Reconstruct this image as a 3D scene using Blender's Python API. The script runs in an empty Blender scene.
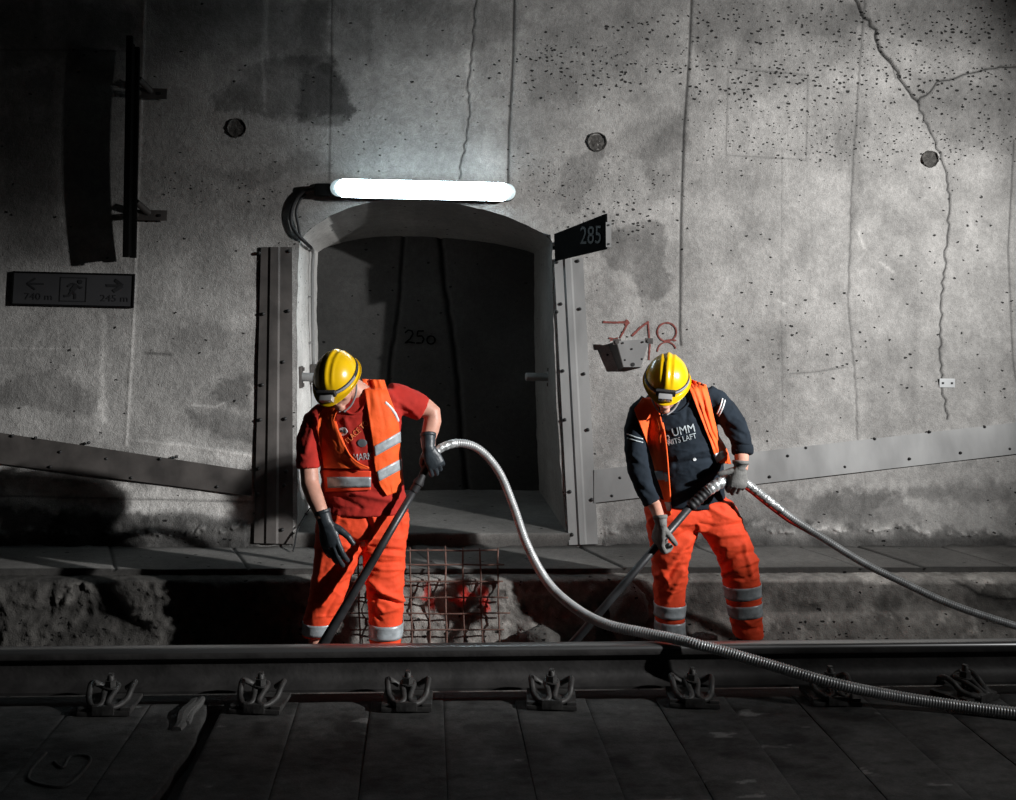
import bpy, bmesh, math, random
import numpy as np
from mathutils import Vector, Matrix, Euler
from mathutils.bvhtree import BVHTree
random.seed(7)
scn = bpy.context.scene
COL = scn.collection
PI = math.pi
# ------------------------------------------------------------------ camera
F = 1050.0; HY = 300.0; CZ = 1.6
YAW, ROLL = math.radians(4.5), math.radians(1.0)
CR = Matrix.Rotation(-YAW, 3, 'Z') @ Matrix.Rotation(PI / 2, 3, 'X') @ Matrix.Rotation(ROLL, 3, 'Z')
CRT = CR.transposed()
CAM = Vector((0, 0, CZ))
cd = bpy.data.cameras.new('camera'); cam = bpy.data.objects.new('camera', cd); COL.objects.link(cam)
cam.matrix_world = Matrix.Translation(CAM) @ CR.to_4x4()
cd.sensor_width = 36; cd.lens = 36 * F / 1016; cd.shift_y = -(400 - HY) / 1016
cd.clip_start = .05; cd.clip_end = 100
scn.camera = cam
scn.view_settings.view_transform = 'Standard'; scn.view_settings.look = 'None'
scn.view_settings.gamma = 1; scn.view_settings.use_curve_mapping = False
scn.view_settings.exposure = 0

def ray(px, py):
    return CR @ Vector(((px - 508) / F, -(py - HY) / F, -1.0))
def P(px, py, Y):
    d = ray(px, py); return CAM + d * (Y / d.y)
def PZ(px, py, z):
    d = ray(px, py); return CAM + d * ((z - CZ) / d.z)
def proj(v):
    c = CRT @ (Vector(v) - CAM); return (508 + F * c.x / -c.z, HY - F * c.y / -c.z)
# tunnel wall profile: an arc in the Y-Z plane
WR, WZ = 7.0, 2.5
WY0 = 6.04 - math.sqrt(WR ** 2 - (.18 - WZ) ** 2)
def wally(z):
    if z < WZ + 1.1: return WY0 + math.sqrt(WR ** 2 - (z - WZ) ** 2)
    return WY0 + math.sqrt(max(WR ** 2 - (z - WZ) ** 2, 0)) - 0.35 * (z - WZ - 1.1) ** 2
def W(px, py, off=0.0):
    y = 6.4
    for _ in range(12):
        p = P(px, py, y - off); y = wally(p.z)
    return P(px, py, y - off)
def px2m(Y): return Y / F

# ------------------------------------------------------------------ numpy noise
def _hash(ix, iy, iz, seed):
    n = (ix.astype(np.int64) * 374761393 + iy.astype(np.int64) * 668265263 + iz.astype(np.int64) * 2147483647 + seed * 1274126177) & 0xffffffff
    n = ((n ^ (n >> 13)) * 1274126177) & 0xffffffff
    n = (n ^ (n >> 16)) & 0xffffffff
    return n / 4294967295.0 * 2 - 1
def vnoise(x, y, z, seed=0):
    x0, y0, z0 = np.floor(x), np.floor(y), np.floor(z)
    fx, fy, fz = x - x0, y - y0, z - z0
    fx = fx * fx * (3 - 2 * fx); fy = fy * fy * (3 - 2 * fy); fz = fz * fz * (3 - 2 * fz)
    r = 0
    for dx in (0, 1):
        for dy in (0, 1):
            for dz in (0, 1):
                r = r + _hash(x0 + dx, y0 + dy, z0 + dz, seed) * (fx if dx else 1 - fx) * (fy if dy else 1 - fy) * (fz if dz else 1 - fz)
    return r
def fbm(x, y, z=0.0, sc=1.0, oct=4, seed=0, gain=.5):
    z = np.zeros_like(x) + z
    a = 1.0; t = 0; r = 0
    for o in range(oct):
        r = r + a * vnoise(x * sc, y * sc, z * sc, seed + o * 17); t += a; a *= gain; sc *= 2.03
    return r / t
def sstep(a, b, x):
    t = np.clip((x - a) / (b - a), 0, 1); return t * t * (3 - 2 * t)

# ------------------------------------------------------------------ objects
def tag(o, label=None, cat=None, group=None, kind=None):
    if label: o['label'] = label
    if cat: o['category'] = cat
    if group: o['group'] = group
    if kind: o['kind'] = kind
    return o
def thing(name, label, cat, loc=(0, 0, 0), group=None):
    o = bpy.data.objects.new(name, None); COL.objects.link(o); o.location = loc; o.empty_display_size = .05
    return tag(o, label, cat, group)
def link(name, me, mat, parent=None, smooth=True):
    o = bpy.data.objects.new(name, me); COL.objects.link(o)
    if mat is not None:
        me.materials.clear()
        for m in (mat if isinstance(mat, (list, tuple)) else [mat]): me.materials.append(m)
    if smooth: me.polygons.foreach_set('use_smooth', [True] * len(me.polygons))
    if parent is not None:
        o.parent = parent
        top = parent
        while top.parent is not None: top = top.parent
        if parent is top: o.matrix_parent_inverse = top.matrix_basis.inverted()
    return o
def mesh(vs, fs):
    me = bpy.data.meshes.new('m'); me.from_pydata([tuple(v) for v in vs], [], fs); me.validate(); return me
class MB:
    def __init__(s): s.v = []; s.f = []
    def add(s, vs, fs):
        n = len(s.v); s.v += [Vector(v) for v in vs]; s.f += [tuple(i + n for i in f) for f in fs]; return s
    def box(s, c, d, R=None, bev=0.0):
        bm = bmesh.new(); bmesh.ops.create_cube(bm, size=1)
        for v in bm.verts: v.co = Vector((v.co.x * d[0], v.co.y * d[1], v.co.z * d[2]))
        if bev > 0: bmesh.ops.bevel(bm, geom=list(bm.edges), offset=bev, segments=2, affect='EDGES', profile=.7)
        bm.verts.index_update()
        vs = [(R @ v.co if R is not None else v.co) + Vector(c) for v in bm.verts]
        fs = [[v.index for v in f.verts] for f in bm.faces]; bm.free()
        return s.add(vs, fs)
    def hexa(s, p):   # 8 corner points: bottom 4 ccw, top 4 ccw
        return s.add(p, [(3, 2, 1, 0), (4, 5, 6, 7), (0, 1, 5, 4), (1, 2, 6, 5), (2, 3, 7, 6), (3, 0, 4, 7)])
    def tube(s, pts, r, n=12, cap=True):
        pts = [Vector(p) for p in pts]; rs = r if isinstance(r, (list, tuple, np.ndarray)) else [r] * len(pts)
        T = []
        for i in range(len(pts)):
            t = pts[min(i + 1, len(pts) - 1)] - pts[max(i - 1, 0)]; T.append(t.normalized())
        u = T[0].orthogonal().normalized(); vs = []; fs = []
        for i, p in enumerate(pts):
            u = (u - T[i] * u.dot(T[i])).normalized(); w = T[i].cross(u)
            for k in range(n):
                a = 2 * PI * k / n; vs.append(p + (u * math.cos(a) + w * math.sin(a)) * rs[i])
        for i in range(len(pts) - 1):
            for k in range(n):
                fs.append((i * n + k, i * n + (k + 1) % n, (i + 1) * n + (k + 1) % n, (i + 1) * n + k))
        if cap:
            fs.append(tuple(reversed(range(n)))); fs.append(tuple((len(pts) - 1) * n + k for k in range(n)))
        return s.add(vs, fs)
    def loft(s, st, n=24, up=(0, -1, 0), frame=None, e=2.0):
        # st: (centre, a, b): a sideways, b along 'up'
        up = Vector(up); C = [Vector(q[0]) for q in st]; vs = []; fs = []
        for i, q in enumerate(st):
            t = (C[min(i + 1, len(C) - 1)] - C[max(i - 1, 0)]).normalized()
            if frame: side, dep = Vector(frame[0]), Vector(frame[1])
            else:
                side = t.cross(up).normalized(); dep = side.cross(t).normalized()
            for k in range(n):
                a = 2 * PI * k / n; c, sn = math.cos(a), math.sin(a)
                c = math.copysign(abs(c) ** (2 / e), c); sn = math.copysign(abs(sn) ** (2 / e), sn)
                vs.append(C[i] + side * q[1] * c + dep * q[2] * sn)
        for i in range(len(st) - 1):
            for k in range(n):
                fs.append((i * n + k, i * n + (k + 1) % n, (i + 1) * n + (k + 1) % n, (i + 1) * n + k))
        fs.append(tuple(reversed(range(n)))); fs.append(tuple((len(st) - 1) * n + k for k in range(n)))
        return s.add(vs, fs)
    def ball(s, c, r, M=None, seg=16):
        r = r if isinstance(r, (tuple, list, Vector)) else (r, r, r); vs = []; fs = []
        rings = seg // 2
        vs.append(Vector((0, 0, r[2])))
        for i in range(1, rings):
            th = PI * i / rings
            for k in range(seg):
                a = 2 * PI * k / seg
                vs.append(Vector((r[0] * math.sin(th) * math.cos(a), r[1] * math.sin(th) * math.sin(a), r[2] * math.cos(th))))
        vs.append(Vector((0, 0, -r[2])))
        for k in range(seg): fs.append((0, 1 + k, 1 + (k + 1) % seg))
        for i in range(rings - 2):
            for k in range(seg):
                fs.append((1 + i * seg + k, 1 + (i + 1) * seg + k, 1 + (i + 1) * seg + (k + 1) % seg, 1 + i * seg + (k + 1) % seg))
        L = len(vs) - 1
        for k in range(seg): fs.append((L, 1 + (rings - 2) * seg + (k + 1) % seg, 1 + (rings - 2) * seg + k))
        vs = [(M @ v if M is not None else v) + Vector(c) for v in vs]
        return s.add(vs, fs)
    def xf(s, M): s.v = [M @ v for v in s.v]; return s
    def me(s):
        m = mesh(s.v, s.f)
        bm = bmesh.new(); bm.from_mesh(m); bmesh.ops.recalc_face_normals(bm, faces=bm.faces); bm.to_mesh(m); bm.free(); return m
    def build(s, name, mat, parent=None, smooth=False): return link(name, s.me(), mat, parent, smooth)
def auto_smooth(o, ang=35):
    me = o.data; bm = bmesh.new(); bm.from_mesh(me)
    for f in bm.faces: f.smooth = True
    for e in bm.edges:
        if len(e.link_faces) == 2 and e.calc_face_angle(0) > math.radians(ang): e.smooth = False
    bm.to_mesh(me); bm.free(); return o
def evalmesh(o):
    dg = bpy.context.evaluated_depsgraph_get(); dg.update()
    return bpy.data.meshes.new_from_object(o.evaluated_get(dg))
def modmesh(me, mods):
    o = bpy.data.objects.new('tmp', me); COL.objects.link(o)
    for typ, kw in mods:
        m = o.modifiers.new('m', typ)
        for k, v in kw.items(): setattr(m, k, v)
    bpy.context.view_layer.update()
    r = evalmesh(o); bpy.data.objects.remove(o); return r
def remesh(mb, vox=.007, smooth=4, fac=.5):
    return modmesh(mb.me() if isinstance(mb, MB) else mb, [('REMESH', dict(mode='VOXEL', voxel_size=vox)), ('SMOOTH', dict(factor=fac, iterations=smooth))])
def solid(me, t, offset=0, bev=0):
    mods = [('SOLIDIFY', dict(thickness=t, offset=offset))]
    return modmesh(me, mods)
def co_of(me):
    a = np.empty(len(me.vertices) * 3); me.vertices.foreach_get('co', a); return a.reshape(-1, 3)
def no_of(me):
    a = np.empty(len(me.vertices) * 3); me.vertex_normals.foreach_get('vector', a); return a.reshape(-1, 3)
def set_co(me, a): me.vertices.foreach_set('co', a.ravel()); me.update()
def bvh_of(me):
    return BVHTree.FromPolygons([v.co.copy() for v in me.vertices], [tuple(p.vertices) for p in me.polygons])
def projn(a):
    R = np.array(CRT); c = (a - np.array(CAM)) @ R.T
    return 508 + F * c[:, 0] / -c[:, 2], HY - F * c[:, 1] / -c[:, 2]
def textmesh(s, size, extr=0.0, align='CENTER', bold=0):
    cu = bpy.data.curves.new('t', 'FONT'); cu.body = s; cu.size = size; cu.extrude = extr; cu.align_x = align; cu.align_y = 'CENTER'
    cu.resolution_u = 3; cu.offset = bold
    o = bpy.data.objects.new('t', cu); COL.objects.link(o); bpy.context.view_layer.update()
    m = evalmesh(o); bpy.data.objects.remove(o); return m
def catmull(pts, per=8):
    pts = [Vector(p) for p in pts]; out = []
    for i in range(len(pts) - 1):
        p0 = pts[max(i - 1, 0)]; p1 = pts[i]; p2 = pts[i + 1]; p3 = pts[min(i + 2, len(pts) - 1)]
        for k in range(per):
            t = k / per
            out.append(.5 * ((2 * p1) + (p2 - p0) * t + (2 * p0 - 5 * p1 + 4 * p2 - p3) * t * t + (3 * p1 - p0 - 3 * p2 + p3) * t ** 3))
    out.append(pts[-1]); return out
def resample(pts, step):
    out = [pts[0]]; acc = 0.0
    for a, b in zip(pts[:-1], pts[1:]):
        L = (b - a).length
        if L < 1e-9: continue
        d = step - acc
        while d <= L:
            out.append(a.lerp(b, d / L)); d += step
        acc = L - (d - step)
    return out

# ------------------------------------------------------------------ materials
def mat(name, col, rough=.7, metal=0.0, var=0.0, vscale=8, bump=0.0, bscale=60, bdist=.004, col2=None, spec=.5, emit=None, estr=0, sheen=0, coat=0, stretch=None):
    m = bpy.data.materials.new(name); m.use_nodes = True; N = m.node_tree.nodes; L = m.node_tree.links
    b = N['Principled BSDF']; b.inputs['Base Color'].default_value = (*col, 1); b.inputs['Roughness'].default_value = rough
    b.inputs['Metallic'].default_value = metal; b.inputs['Specular IOR Level'].default_value = spec
    if coat: b.inputs['Coat Weight'].default_value = coat
    if sheen: b.inputs['Sheen Weight'].default_value = sheen
    tc = N.new('ShaderNodeTexCoord'); src = tc.outputs['Object']
    if stretch:
        mp = N.new('ShaderNodeMapping'); mp.inputs['Scale'].default_value = stretch; L.new(src, mp.inputs[0]); src = mp.outputs[0]
    if var or col2:
        n = N.new('ShaderNodeTexNoise'); n.inputs['Scale'].default_value = vscale; n.inputs['Detail'].default_value = 6; L.new(src, n.inputs['Vector'])
        cr = N.new('ShaderNodeValToRGB'); cr.color_ramp.elements[0].position = .35; cr.color_ramp.elements[1].position = .65
        c2 = col2 if col2 else tuple(min(1, c * (1 + var)) for c in col); c1 = col if col2 else tuple(c * (1 - var) for c in col)
        cr.color_ramp.elements[0].color = (*c1, 1); cr.color_ramp.elements[1].color = (*c2, 1)
        L.new(n.outputs['Fac'], cr.inputs[0]); L.new(cr.outputs[0], b.inputs['Base Color'])
    if bump:
        n2 = N.new('ShaderNodeTexNoise'); n2.inputs['Scale'].default_value = bscale; n2.inputs['Detail'].default_value = 5; L.new(src, n2.inputs['Vector'])
        bp = N.new('ShaderNodeBump'); bp.inputs['Strength'].default_value = bump; bp.inputs['Distance'].default_value = bdist
        L.new(n2.outputs['Fac'], bp.inputs['Height']); L.new(bp.outputs[0], b.inputs['Normal'])
    if emit: b.inputs['Emission Color'].default_value = (*emit, 1); b.inputs['Emission Strength'].default_value = estr
    return m
def concrete(name, base=(.3, .3, .3), pits=True, red=False, bump=.5, bd=.006):
    """cast concrete: per-vertex 'tone' holds shaped stains and dirt, 'pit' how many air holes; both belong to the surface"""
    m = bpy.data.materials.new(name); m.use_nodes = True; N = m.node_tree.nodes; L = m.node_tree.links
    b = N['Principled BSDF']; b.inputs['Roughness'].default_value = .85; b.inputs['Specular IOR Level'].default_value = .25
    tc = N.new('ShaderNodeTexCoord')
    def noise(sc, det, src=None, rough=.6):
        n = N.new('ShaderNodeTexNoise'); n.inputs['Scale'].default_value = sc; n.inputs['Detail'].default_value = det; n.inputs['Roughness'].default_value = rough
        L.new(src or tc.outputs['Object'], n.inputs['Vector']); return n.outputs['Fac']
    def mth(op, a, bb, clamp=False):
        n = N.new('ShaderNodeMath'); n.operation = op; n.use_clamp = clamp
        for i, q in enumerate((a, bb)):
            if isinstance(q, (int, float)): n.inputs[i].default_value = q
            else: L.new(q, n.inputs[i])
        return n.outputs[0]
    at = N.new('ShaderNodeAttribute'); at.attribute_name = 'tone'
    n1 = noise(2.2, 8); n2 = noise(30, 4); n3 = noise(160, 2)
    v = mth('MULTIPLY', mth('ADD', mth('MULTIPLY', n1, 1.1), .45), mth('ADD', mth('MULTIPLY', n2, .7), .65))
    v = mth('MULTIPLY', v, mth('ADD', mth('MULTIPLY', n3, .9), .55))
    v = mth('MULTIPLY', v, at.outputs['Fac'])
    h = mth('ADD', mth('MULTIPLY', n2, .5), mth('MULTIPLY', n3, .25))
    if pits:
        ap = N.new('ShaderNodeAttribute'); ap.attribute_name = 'pit'
        mp = N.new('ShaderNodeMapping'); mp.inputs['Scale'].default_value = (32, 32, 54); L.new(tc.outputs['Object'], mp.inputs[0])
        wn = N.new('ShaderNodeTexNoise'); wn.inputs['Scale'].default_value = 40; L.new(tc.outputs['Object'], wn.inputs['Vector'])
        vm = N.new('ShaderNodeVectorMath'); vm.operation = 'ADD'; sc = N.new('ShaderNodeVectorMath'); sc.operation = 'SCALE'; sc.inputs['Scale'].default_value = .9
        L.new(wn.outputs['Color'], sc.inputs[0]); L.new(mp.outputs[0], vm.inputs[0]); L.new(sc.outputs[0], vm.inputs[1])
        vo = N.new('ShaderNodeTexVoronoi'); vo.inputs['Scale'].default_value = 1; L.new(vm.outputs[0], vo.inputs['Vector'])
        sx = N.new('ShaderNodeSeparateColor'); L.new(vo.outputs['Color'], sx.inputs[0])
        chosen = mth('LESS_THAN', sx.outputs[0], ap.outputs['Fac'])
        rad = mth('ADD', mth('MULTIPLY', sx.outputs[1], .30), .12)
        inside = mth('MULTIPLY', mth('SUBTRACT', rad, vo.outputs['Distance']), 9, True)
        pit = mth('MULTIPLY', chosen, inside)
        v = mth('MULTIPLY', v, mth('SUBTRACT', 1, mth('MULTIPLY', pit, .9)))
        h = mth('SUBTRACT', h, mth('MULTIPLY', pit, 1.6))
    mix = N.new('ShaderNodeMix'); mix.data_type = 'RGBA'; mix.blend_type = 'MULTIPLY'; mix.inputs[0].default_value = 1
    mix.inputs[6].default_value = (*base, 1); cb = N.new('ShaderNodeCombineColor')
    for i in range(3): L.new(v, cb.inputs[i])
    L.new(cb.outputs[0], mix.inputs[7]); out = mix.outputs[2]
    if red:
        ar = N.new('ShaderNodeAttribute'); ar.attribute_name = 'paint'
        m2 = N.new('ShaderNodeMix'); m2.data_type = 'RGBA'; L.new(ar.outputs['Fac'], m2.inputs[0]); L.new(out, m2.inputs[6]); m2.inputs[7].default_value = (.55, .03, .02, 1); out = m2.outputs[2]
    L.new(out, b.inputs['Base Color'])
    bp = N.new('ShaderNodeBump'); bp.inputs['Strength'].default_value = bump; bp.inputs['Distance'].default_value = bd
    L.new(h, bp.inputs['Height']); L.new(bp.outputs[0], b.inputs['Normal'])
    return m
M = {}
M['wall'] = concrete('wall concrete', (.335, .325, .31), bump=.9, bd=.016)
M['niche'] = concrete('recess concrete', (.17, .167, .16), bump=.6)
M['slab'] = concrete('walkway concrete', (.19, .183, .172), bump=.8)
M['rough'] = concrete('broken concrete', (.27, .255, .235), red=True, bump=1.0, bd=.014)
M['track'] = concrete('oily track concrete', (.07, .069, .067), pits=False, bump=.8)
M['steel'] = mat('galvanised steel', (.25, .25, .245), .65, .1, var=.22, vscale=5, bump=.15, bscale=30, stretch=(1, 1, .35))
M['steel_dark'] = mat('dark or shaded steel', (.075, .067, .062), .65, .1, var=.35, vscale=6, bump=.2, bscale=40)  # doubles as a shaded copy of the steel for the left plate and strip
M['bolt'] = mat('dark bolt', (.03, .03, .03), .6, .5)
M['black'] = mat('black paint', (.004, .004, .004), .9, var=.3, bump=.1, spec=.08)
M['rubber'] = mat('black rubber', (.015, .015, .016), .6, bump=.2)
M['rail_top'] = mat('polished railhead steel', (.32, .32, .32), .33, .9, var=.25, vscale=4, bump=.12, bscale=20, stretch=(.15, 4, 4))
M['rail'] = mat('rusty rail steel', (.034, .032, .031), .65, .25, var=.35, vscale=10, bump=.4, bscale=50)
M['clip'] = mat('forged clip steel', (.06, .058, .056), .55, .3, var=.3, vscale=30, bump=.4, bscale=90)
M['hose'] = mat('corrugated grey hose', (.46, .47, .47), .36, .35, var=.18, vscale=20, bump=.1)
M['tape'] = mat('silver tape', (.50, .52, .52), .3, .5, var=.35, vscale=35, bump=.9, bscale=45, bdist=.01)
M['red_under'] = mat('red hose underside', (.5, .02, .012), .5)
M['pole'] = mat('dark suction tube', (.028, .029, .031), .4, .2, var=.4, vscale=12, bump=.15)
M['yellow'] = mat('yellow helmet shell', (.78, .47, .006), .25, var=.06, vscale=12, bump=.05, bscale=40, coat=.3)
M['strap'] = mat('dark elastic strap', (.02, .02, .022), .7, bump=.3)
M['strap_grey'] = mat('grey elastic strap', (.25, .25, .26), .6, bump=.3)
M['lamp'] = mat('silver lamp plastic', (.5, .5, .5), .25, .3, coat=.5)
M['lens'] = mat('clear lamp lens', (.3, .32, .34), .08, .2)
M['skin'] = mat('skin', (.58, .30, .22), .5, var=.1, vscale=30, bump=.15, bscale=120)
M['hair'] = mat('brown hair', (.05, .03, .02), .7, bump=.6, bscale=150)
M['tee'] = mat('red cotton', (.42, .018, .010), .9, var=.12, vscale=14, bump=.3, bscale=40, bdist=.006)
M['navy'] = mat('dark blue grey cotton', (.012, .018, .026), .9, var=.2, vscale=12, bump=.35, bscale=35, bdist=.006, spec=.2)
M['vest'] = mat('orange high visibility mesh', (1.0, .115, .012), .75, var=.07, vscale=16, bump=.35, bscale=34, bdist=.008)
M['vest_shaded'] = mat('red orange vest in shade', (.85, .06, .015), .8)  # vest orange deepened to paint in the shade at the waist
M['trouser'] = mat('orange high visibility twill', (.90, .072, .016), .8, var=.06, vscale=14, bump=.35, bscale=28, bdist=.008)
M['band'] = mat('silver reflective tape', (.42, .46, .48), .4, .15, var=.22, vscale=25, bump=.5, bscale=30, bdist=.006)
M['piping'] = mat('pale reflective piping', (.75, .77, .78), .4)
M['print'] = mat('pale shirt print', (.42, .47, .49), .7)
M['print_o'] = mat('orange shirt print', (.9, .25, .08), .7)
M['print_dark'] = mat('dark grey shirt print', (.09, .1, .11), .7)
M['glove_dark'] = mat('coated dark work glove', (.030, .038, .045), .42, var=.3, vscale=20, bump=.4, bscale=60, bdist=.004)
M['glove_grey'] = mat('grey knitted work glove', (.16, .158, .15), .75, var=.2, vscale=25, bump=.5, bscale=120)
M['boot'] = mat('black boot leather', (.03, .028, .026), .5, bump=.4)
M['boot_red'] = mat('red boot leather', (.4, .03, .02), .5, bump=.4)
M['sole'] = mat('grey boot sole', (.25, .25, .25), .7)
M['rebar'] = mat('rusty reinforcing steel', (.13, .072, .056), .75, .2, var=.35, vscale=30, bump=.7, bscale=200)
M['sign'] = mat('dim grey sign face', (.035, .035, .037), .6, var=.12, vscale=6)
M['signink'] = mat('dark sign print', (.012, .012, .013), .6)
M['signink2'] = mat('grey sign print', (.010, .010, .010), .6)
M['white'] = mat('white plastic', (.6, .6, .6), .4)
M['plate'] = mat('light grey plate', (.42, .43, .43), .5, var=.1)
M['graffiti'] = mat('faded red spray paint', (.20, .055, .045), .85, var=.35, vscale=40)
M['ink250'] = mat('black spray paint', (.002, .002, .002), .95, spec=.05)
M['tube'] = mat('glowing tube diffuser', (.8, .85, .85), .3, emit=(.70, .90, 1.0), estr=21.0)
M['tubecap'] = mat('frosted end of the diffuser', (.55, .6, .6), .25, emit=(.7, .9, .95), estr=.45)
M['chalk'] = mat('chalk scuffs', (.3, .3, .29), .9)
def setattr_f(me, name, arr):
    a = me.attributes.new(name, 'FLOAT', 'POINT'); a.data.foreach_set('value', np.asarray(arr, dtype=np.float32).ravel())
def gridmesh(Xs, Ys, V):      # V: (ny, nx, 3)
    ny, nx = V.shape[:2]; me = bpy.data.meshes.new('g')
    idx = np.arange(nx * ny).reshape(ny, nx)
    return V.reshape(-1, 3), np.stack([idx[:-1, :-1], idx[:-1, 1:], idx[1:, 1:], idx[1:, :-1]], -1).reshape(-1, 4)
def npmesh(v, f):
    me = bpy.data.meshes.new('np'); me.vertices.add(len(v)); me.vertices.foreach_set('co', np.asarray(v, dtype=np.float32).ravel())
    f = np.asarray(f, dtype=np.int32); me.loops.add(f.size); me.loops.foreach_set('vertex_index', f.ravel())
    me.polygons.add(len(f)); me.polygons.foreach_set('loop_start', np.arange(0, f.size, f.shape[1], dtype=np.int32))
    me.update(calc_edges=True); return me
def polydist(X, Z, pts):
    d = np.full(X.shape, 1e9)
    for (ax, az), (bx, bz) in zip(pts[:-1], pts[1:]):
        vx, vz = bx - ax, bz - az; L = vx * vx + vz * vz + 1e-12
        t = np.clip(((X - ax) * vx + (Z - az) * vz) / L, 0, 1)
        d = np.minimum(d, np.hypot(X - ax - t * vx, Z - az - t * vz))
    return d
def inpoly(X, Z, pts):
    r = np.zeros(X.shape, bool); n = len(pts)
    for i in range(n):
        (x1, z1), (x2, z2) = pts[i], pts[(i + 1) % n]
        if z1 == z2: continue
        c = ((z1 > Z) != (z2 > Z)) & (X < (x2 - x1) * (Z - z1) / (z2 - z1) + x1); r ^= c
    return r
# ================================================================== the tunnel wall
def wp(px, py):
    p = W(px, py); return (p.x, p.z)
# opening of the recess, on the wall (world X, Z)
arch_px = [(297, 532), (297, 400), (297, 300), (299, 243), (306, 233), (316, 225), (330, 216), (350, 207), (375, 201), (400, 199), (428, 200), (455, 203), (480, 209),
           (505, 216), (527, 225), (543, 233), (552, 241), (553, 300), (556, 400), (561, 470), (566, 532)]
arch = [wp(*p) for p in arch_px]
z_nf = .255
arch[0] = (arch[0][0], z_nf); arch[-1] = (arch[-1][0], z_nf)
arch_d = []
for (a, b) in zip(arch[:-1], arch[1:]):
    n = max(2, int(math.hypot(b[0] - a[0], b[1] - a[1]) / .02))
    for k in range(n): arch_d.append((a[0] + (b[0] - a[0]) * k / n, a[1] + (b[1] - a[1]) * k / n))
arch_d.append(arch[-1])
arch_d = np.array(arch_d)
an = fbm(arch_d[:, 0] * 1.0, arch_d[:, 1], 0, 14, 3, 5)
arch_d[1:-1, 0] += .006 * an[1:-1]; arch_d[1:-1, 1] += .006 * fbm(arch_d[:, 0], arch_d[:, 1], 3., 14, 3, 9)[1:-1]
archpoly = [tuple(q) for q in arch_d] + [(arch_d[-1][0], .0), (arch_d[0][0], .0)]
xs = np.concatenate([np.linspace(-8, -3.1, 40), np.arange(-3.08, 3.75, .0078), np.linspace(3.8, 9, 40)])
zs = np.concatenate([np.arange(.10, 3.72, .0078), np.linspace(3.74, 5.6, 30)])
X, Z = np.meshgrid(xs, zs)
PXw, PYw = None, None
Yw = np.vectorize(wally)(zs)[:, None] + 0 * X
pts = np.stack([X, Yw, Z], -1).reshape(-1, 3)
u, v = projn(pts); U = u.reshape(X.shape); V = v.reshape(X.shape)
tone = np.ones(X.shape); pit = np.full(X.shape, .03); disp = np.zeros(X.shape)
# large mottling and formwork bands
tone *= 1 + .30 * fbm(X, Z, 0, 9, 5, 203, .7) + .22 * fbm(X * 3, Z, 1., 2.2, 5, 204, .6)
tone *= 1 + .20 * fbm(X, Z, 0, 1.3, 4, 3) + .10 * fbm(X * 4, Z * .6, 0, 1.0, 4, 8)
disp += .004 * fbm(X, Z, 0, 1.5, 4, 11)
wob = 14 * fbm(X, Z, 0, 1.8, 4, 21); wob2 = 13 * fbm(X, Z, 5., 7, 6, 22, .68)
fine_n = fbm(X, Z, 2., 40, 4, 23, .75)
def stain_or_dim(poly, k, soft=10, seed=0, jag=1.0):
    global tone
    """shaped patch of dirt or painted dimness: polygon in the wall's plane, ragged edge"""
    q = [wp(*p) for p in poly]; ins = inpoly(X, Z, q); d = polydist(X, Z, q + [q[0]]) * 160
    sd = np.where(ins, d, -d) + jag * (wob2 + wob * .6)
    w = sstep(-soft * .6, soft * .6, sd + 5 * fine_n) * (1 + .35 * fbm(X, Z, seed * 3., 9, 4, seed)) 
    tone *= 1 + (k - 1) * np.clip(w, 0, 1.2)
stain_or_dim([(612, 268), (598, 240), (640, 222), (672, 214), (672, 290), (664, 296), (640, 300), (625, 280)], .58, 5, 1)
stain_or_dim([(575, 160), (600, 150), (590, 190), (578, 215), (562, 215), (556, 195)], .70, 6, 2)
stain_or_dim([(590, 270), (615, 260), (625, 300), (610, 318), (585, 300)], .8, 6, 3)
stain_or_dim([(600, 150), (690, 100), (690, 145), (640, 160)], .78, 8, 4)
stain_or_dim([(700, 60), (830, 5), (870, 0), (850, 60), (780, 90), (720, 100)], .82, 9, 5)
stain_or_dim([(690, 0), (1016, 0), (1016, 60), (900, 40), (780, 30), (700, 45)], .68, 14, 6)
stain_or_dim([(842, 90), (870, 80), (866, 150), (862, 200), (850, 260), (848, 190), (835, 160)], .74, 8, 7)
stain_or_dim([(900, 70), (1016, 90), (1016, 150), (940, 140)], .72, 12, 8)
stain_or_dim([(690, 330), (760, 325), (850, 350), (850, 420), (800, 440), (690, 430)], .88, 14, 9)
stain_or_dim([(860, 330), (900, 345), (960, 330), (1016, 360), (1016, 425), (870, 440)], .84, 14, 10)
stain_or_dim([(735, 215), (760, 200), (765, 240), (745, 255)], .85, 6, 12)
stain_or_dim([(790, 290), (830, 280), (835, 330), (800, 350), (775, 320)], 1.14, 9, 13)
stain_or_dim([(865, 150), (1000, 160), (1000, 270), (860, 260)], 1.08, 14, 14)
stain_or_dim([(680, 190), (845, 170), (845, 280), (690, 290)], 1.10, 14, 15)
stain_or_dim([(210, 95), (270, 60), (320, 60), (350, 85), (352, 110), (320, 112), (270, 118), (215, 110)], .55, 6, 16)
stain_or_dim([(200, 165), (245, 170), (300, 150), (330, 165), (260, 190), (210, 180)], .72, 8, 17)
stain_or_dim([(300, 0), (330, 0), (328, 70), (305, 70)], .66, 8, 18)
stain_or_dim([(330, 0), (520, 0), (520, 40), (400, 60), (330, 50)], .72, 16, 19)
stain_or_dim([(225, 372), (250, 378), (255, 410), (232, 405), (205, 395)], .55, 5, 20)
stain_or_dim([(175, 400), (245, 420), (250, 440), (190, 430)], .6, 6, 21)
stain_or_dim([(0, 385), (50, 372), (80, 388), (100, 415), (60, 412), (0, 400)], .62, 7, 22)
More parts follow.
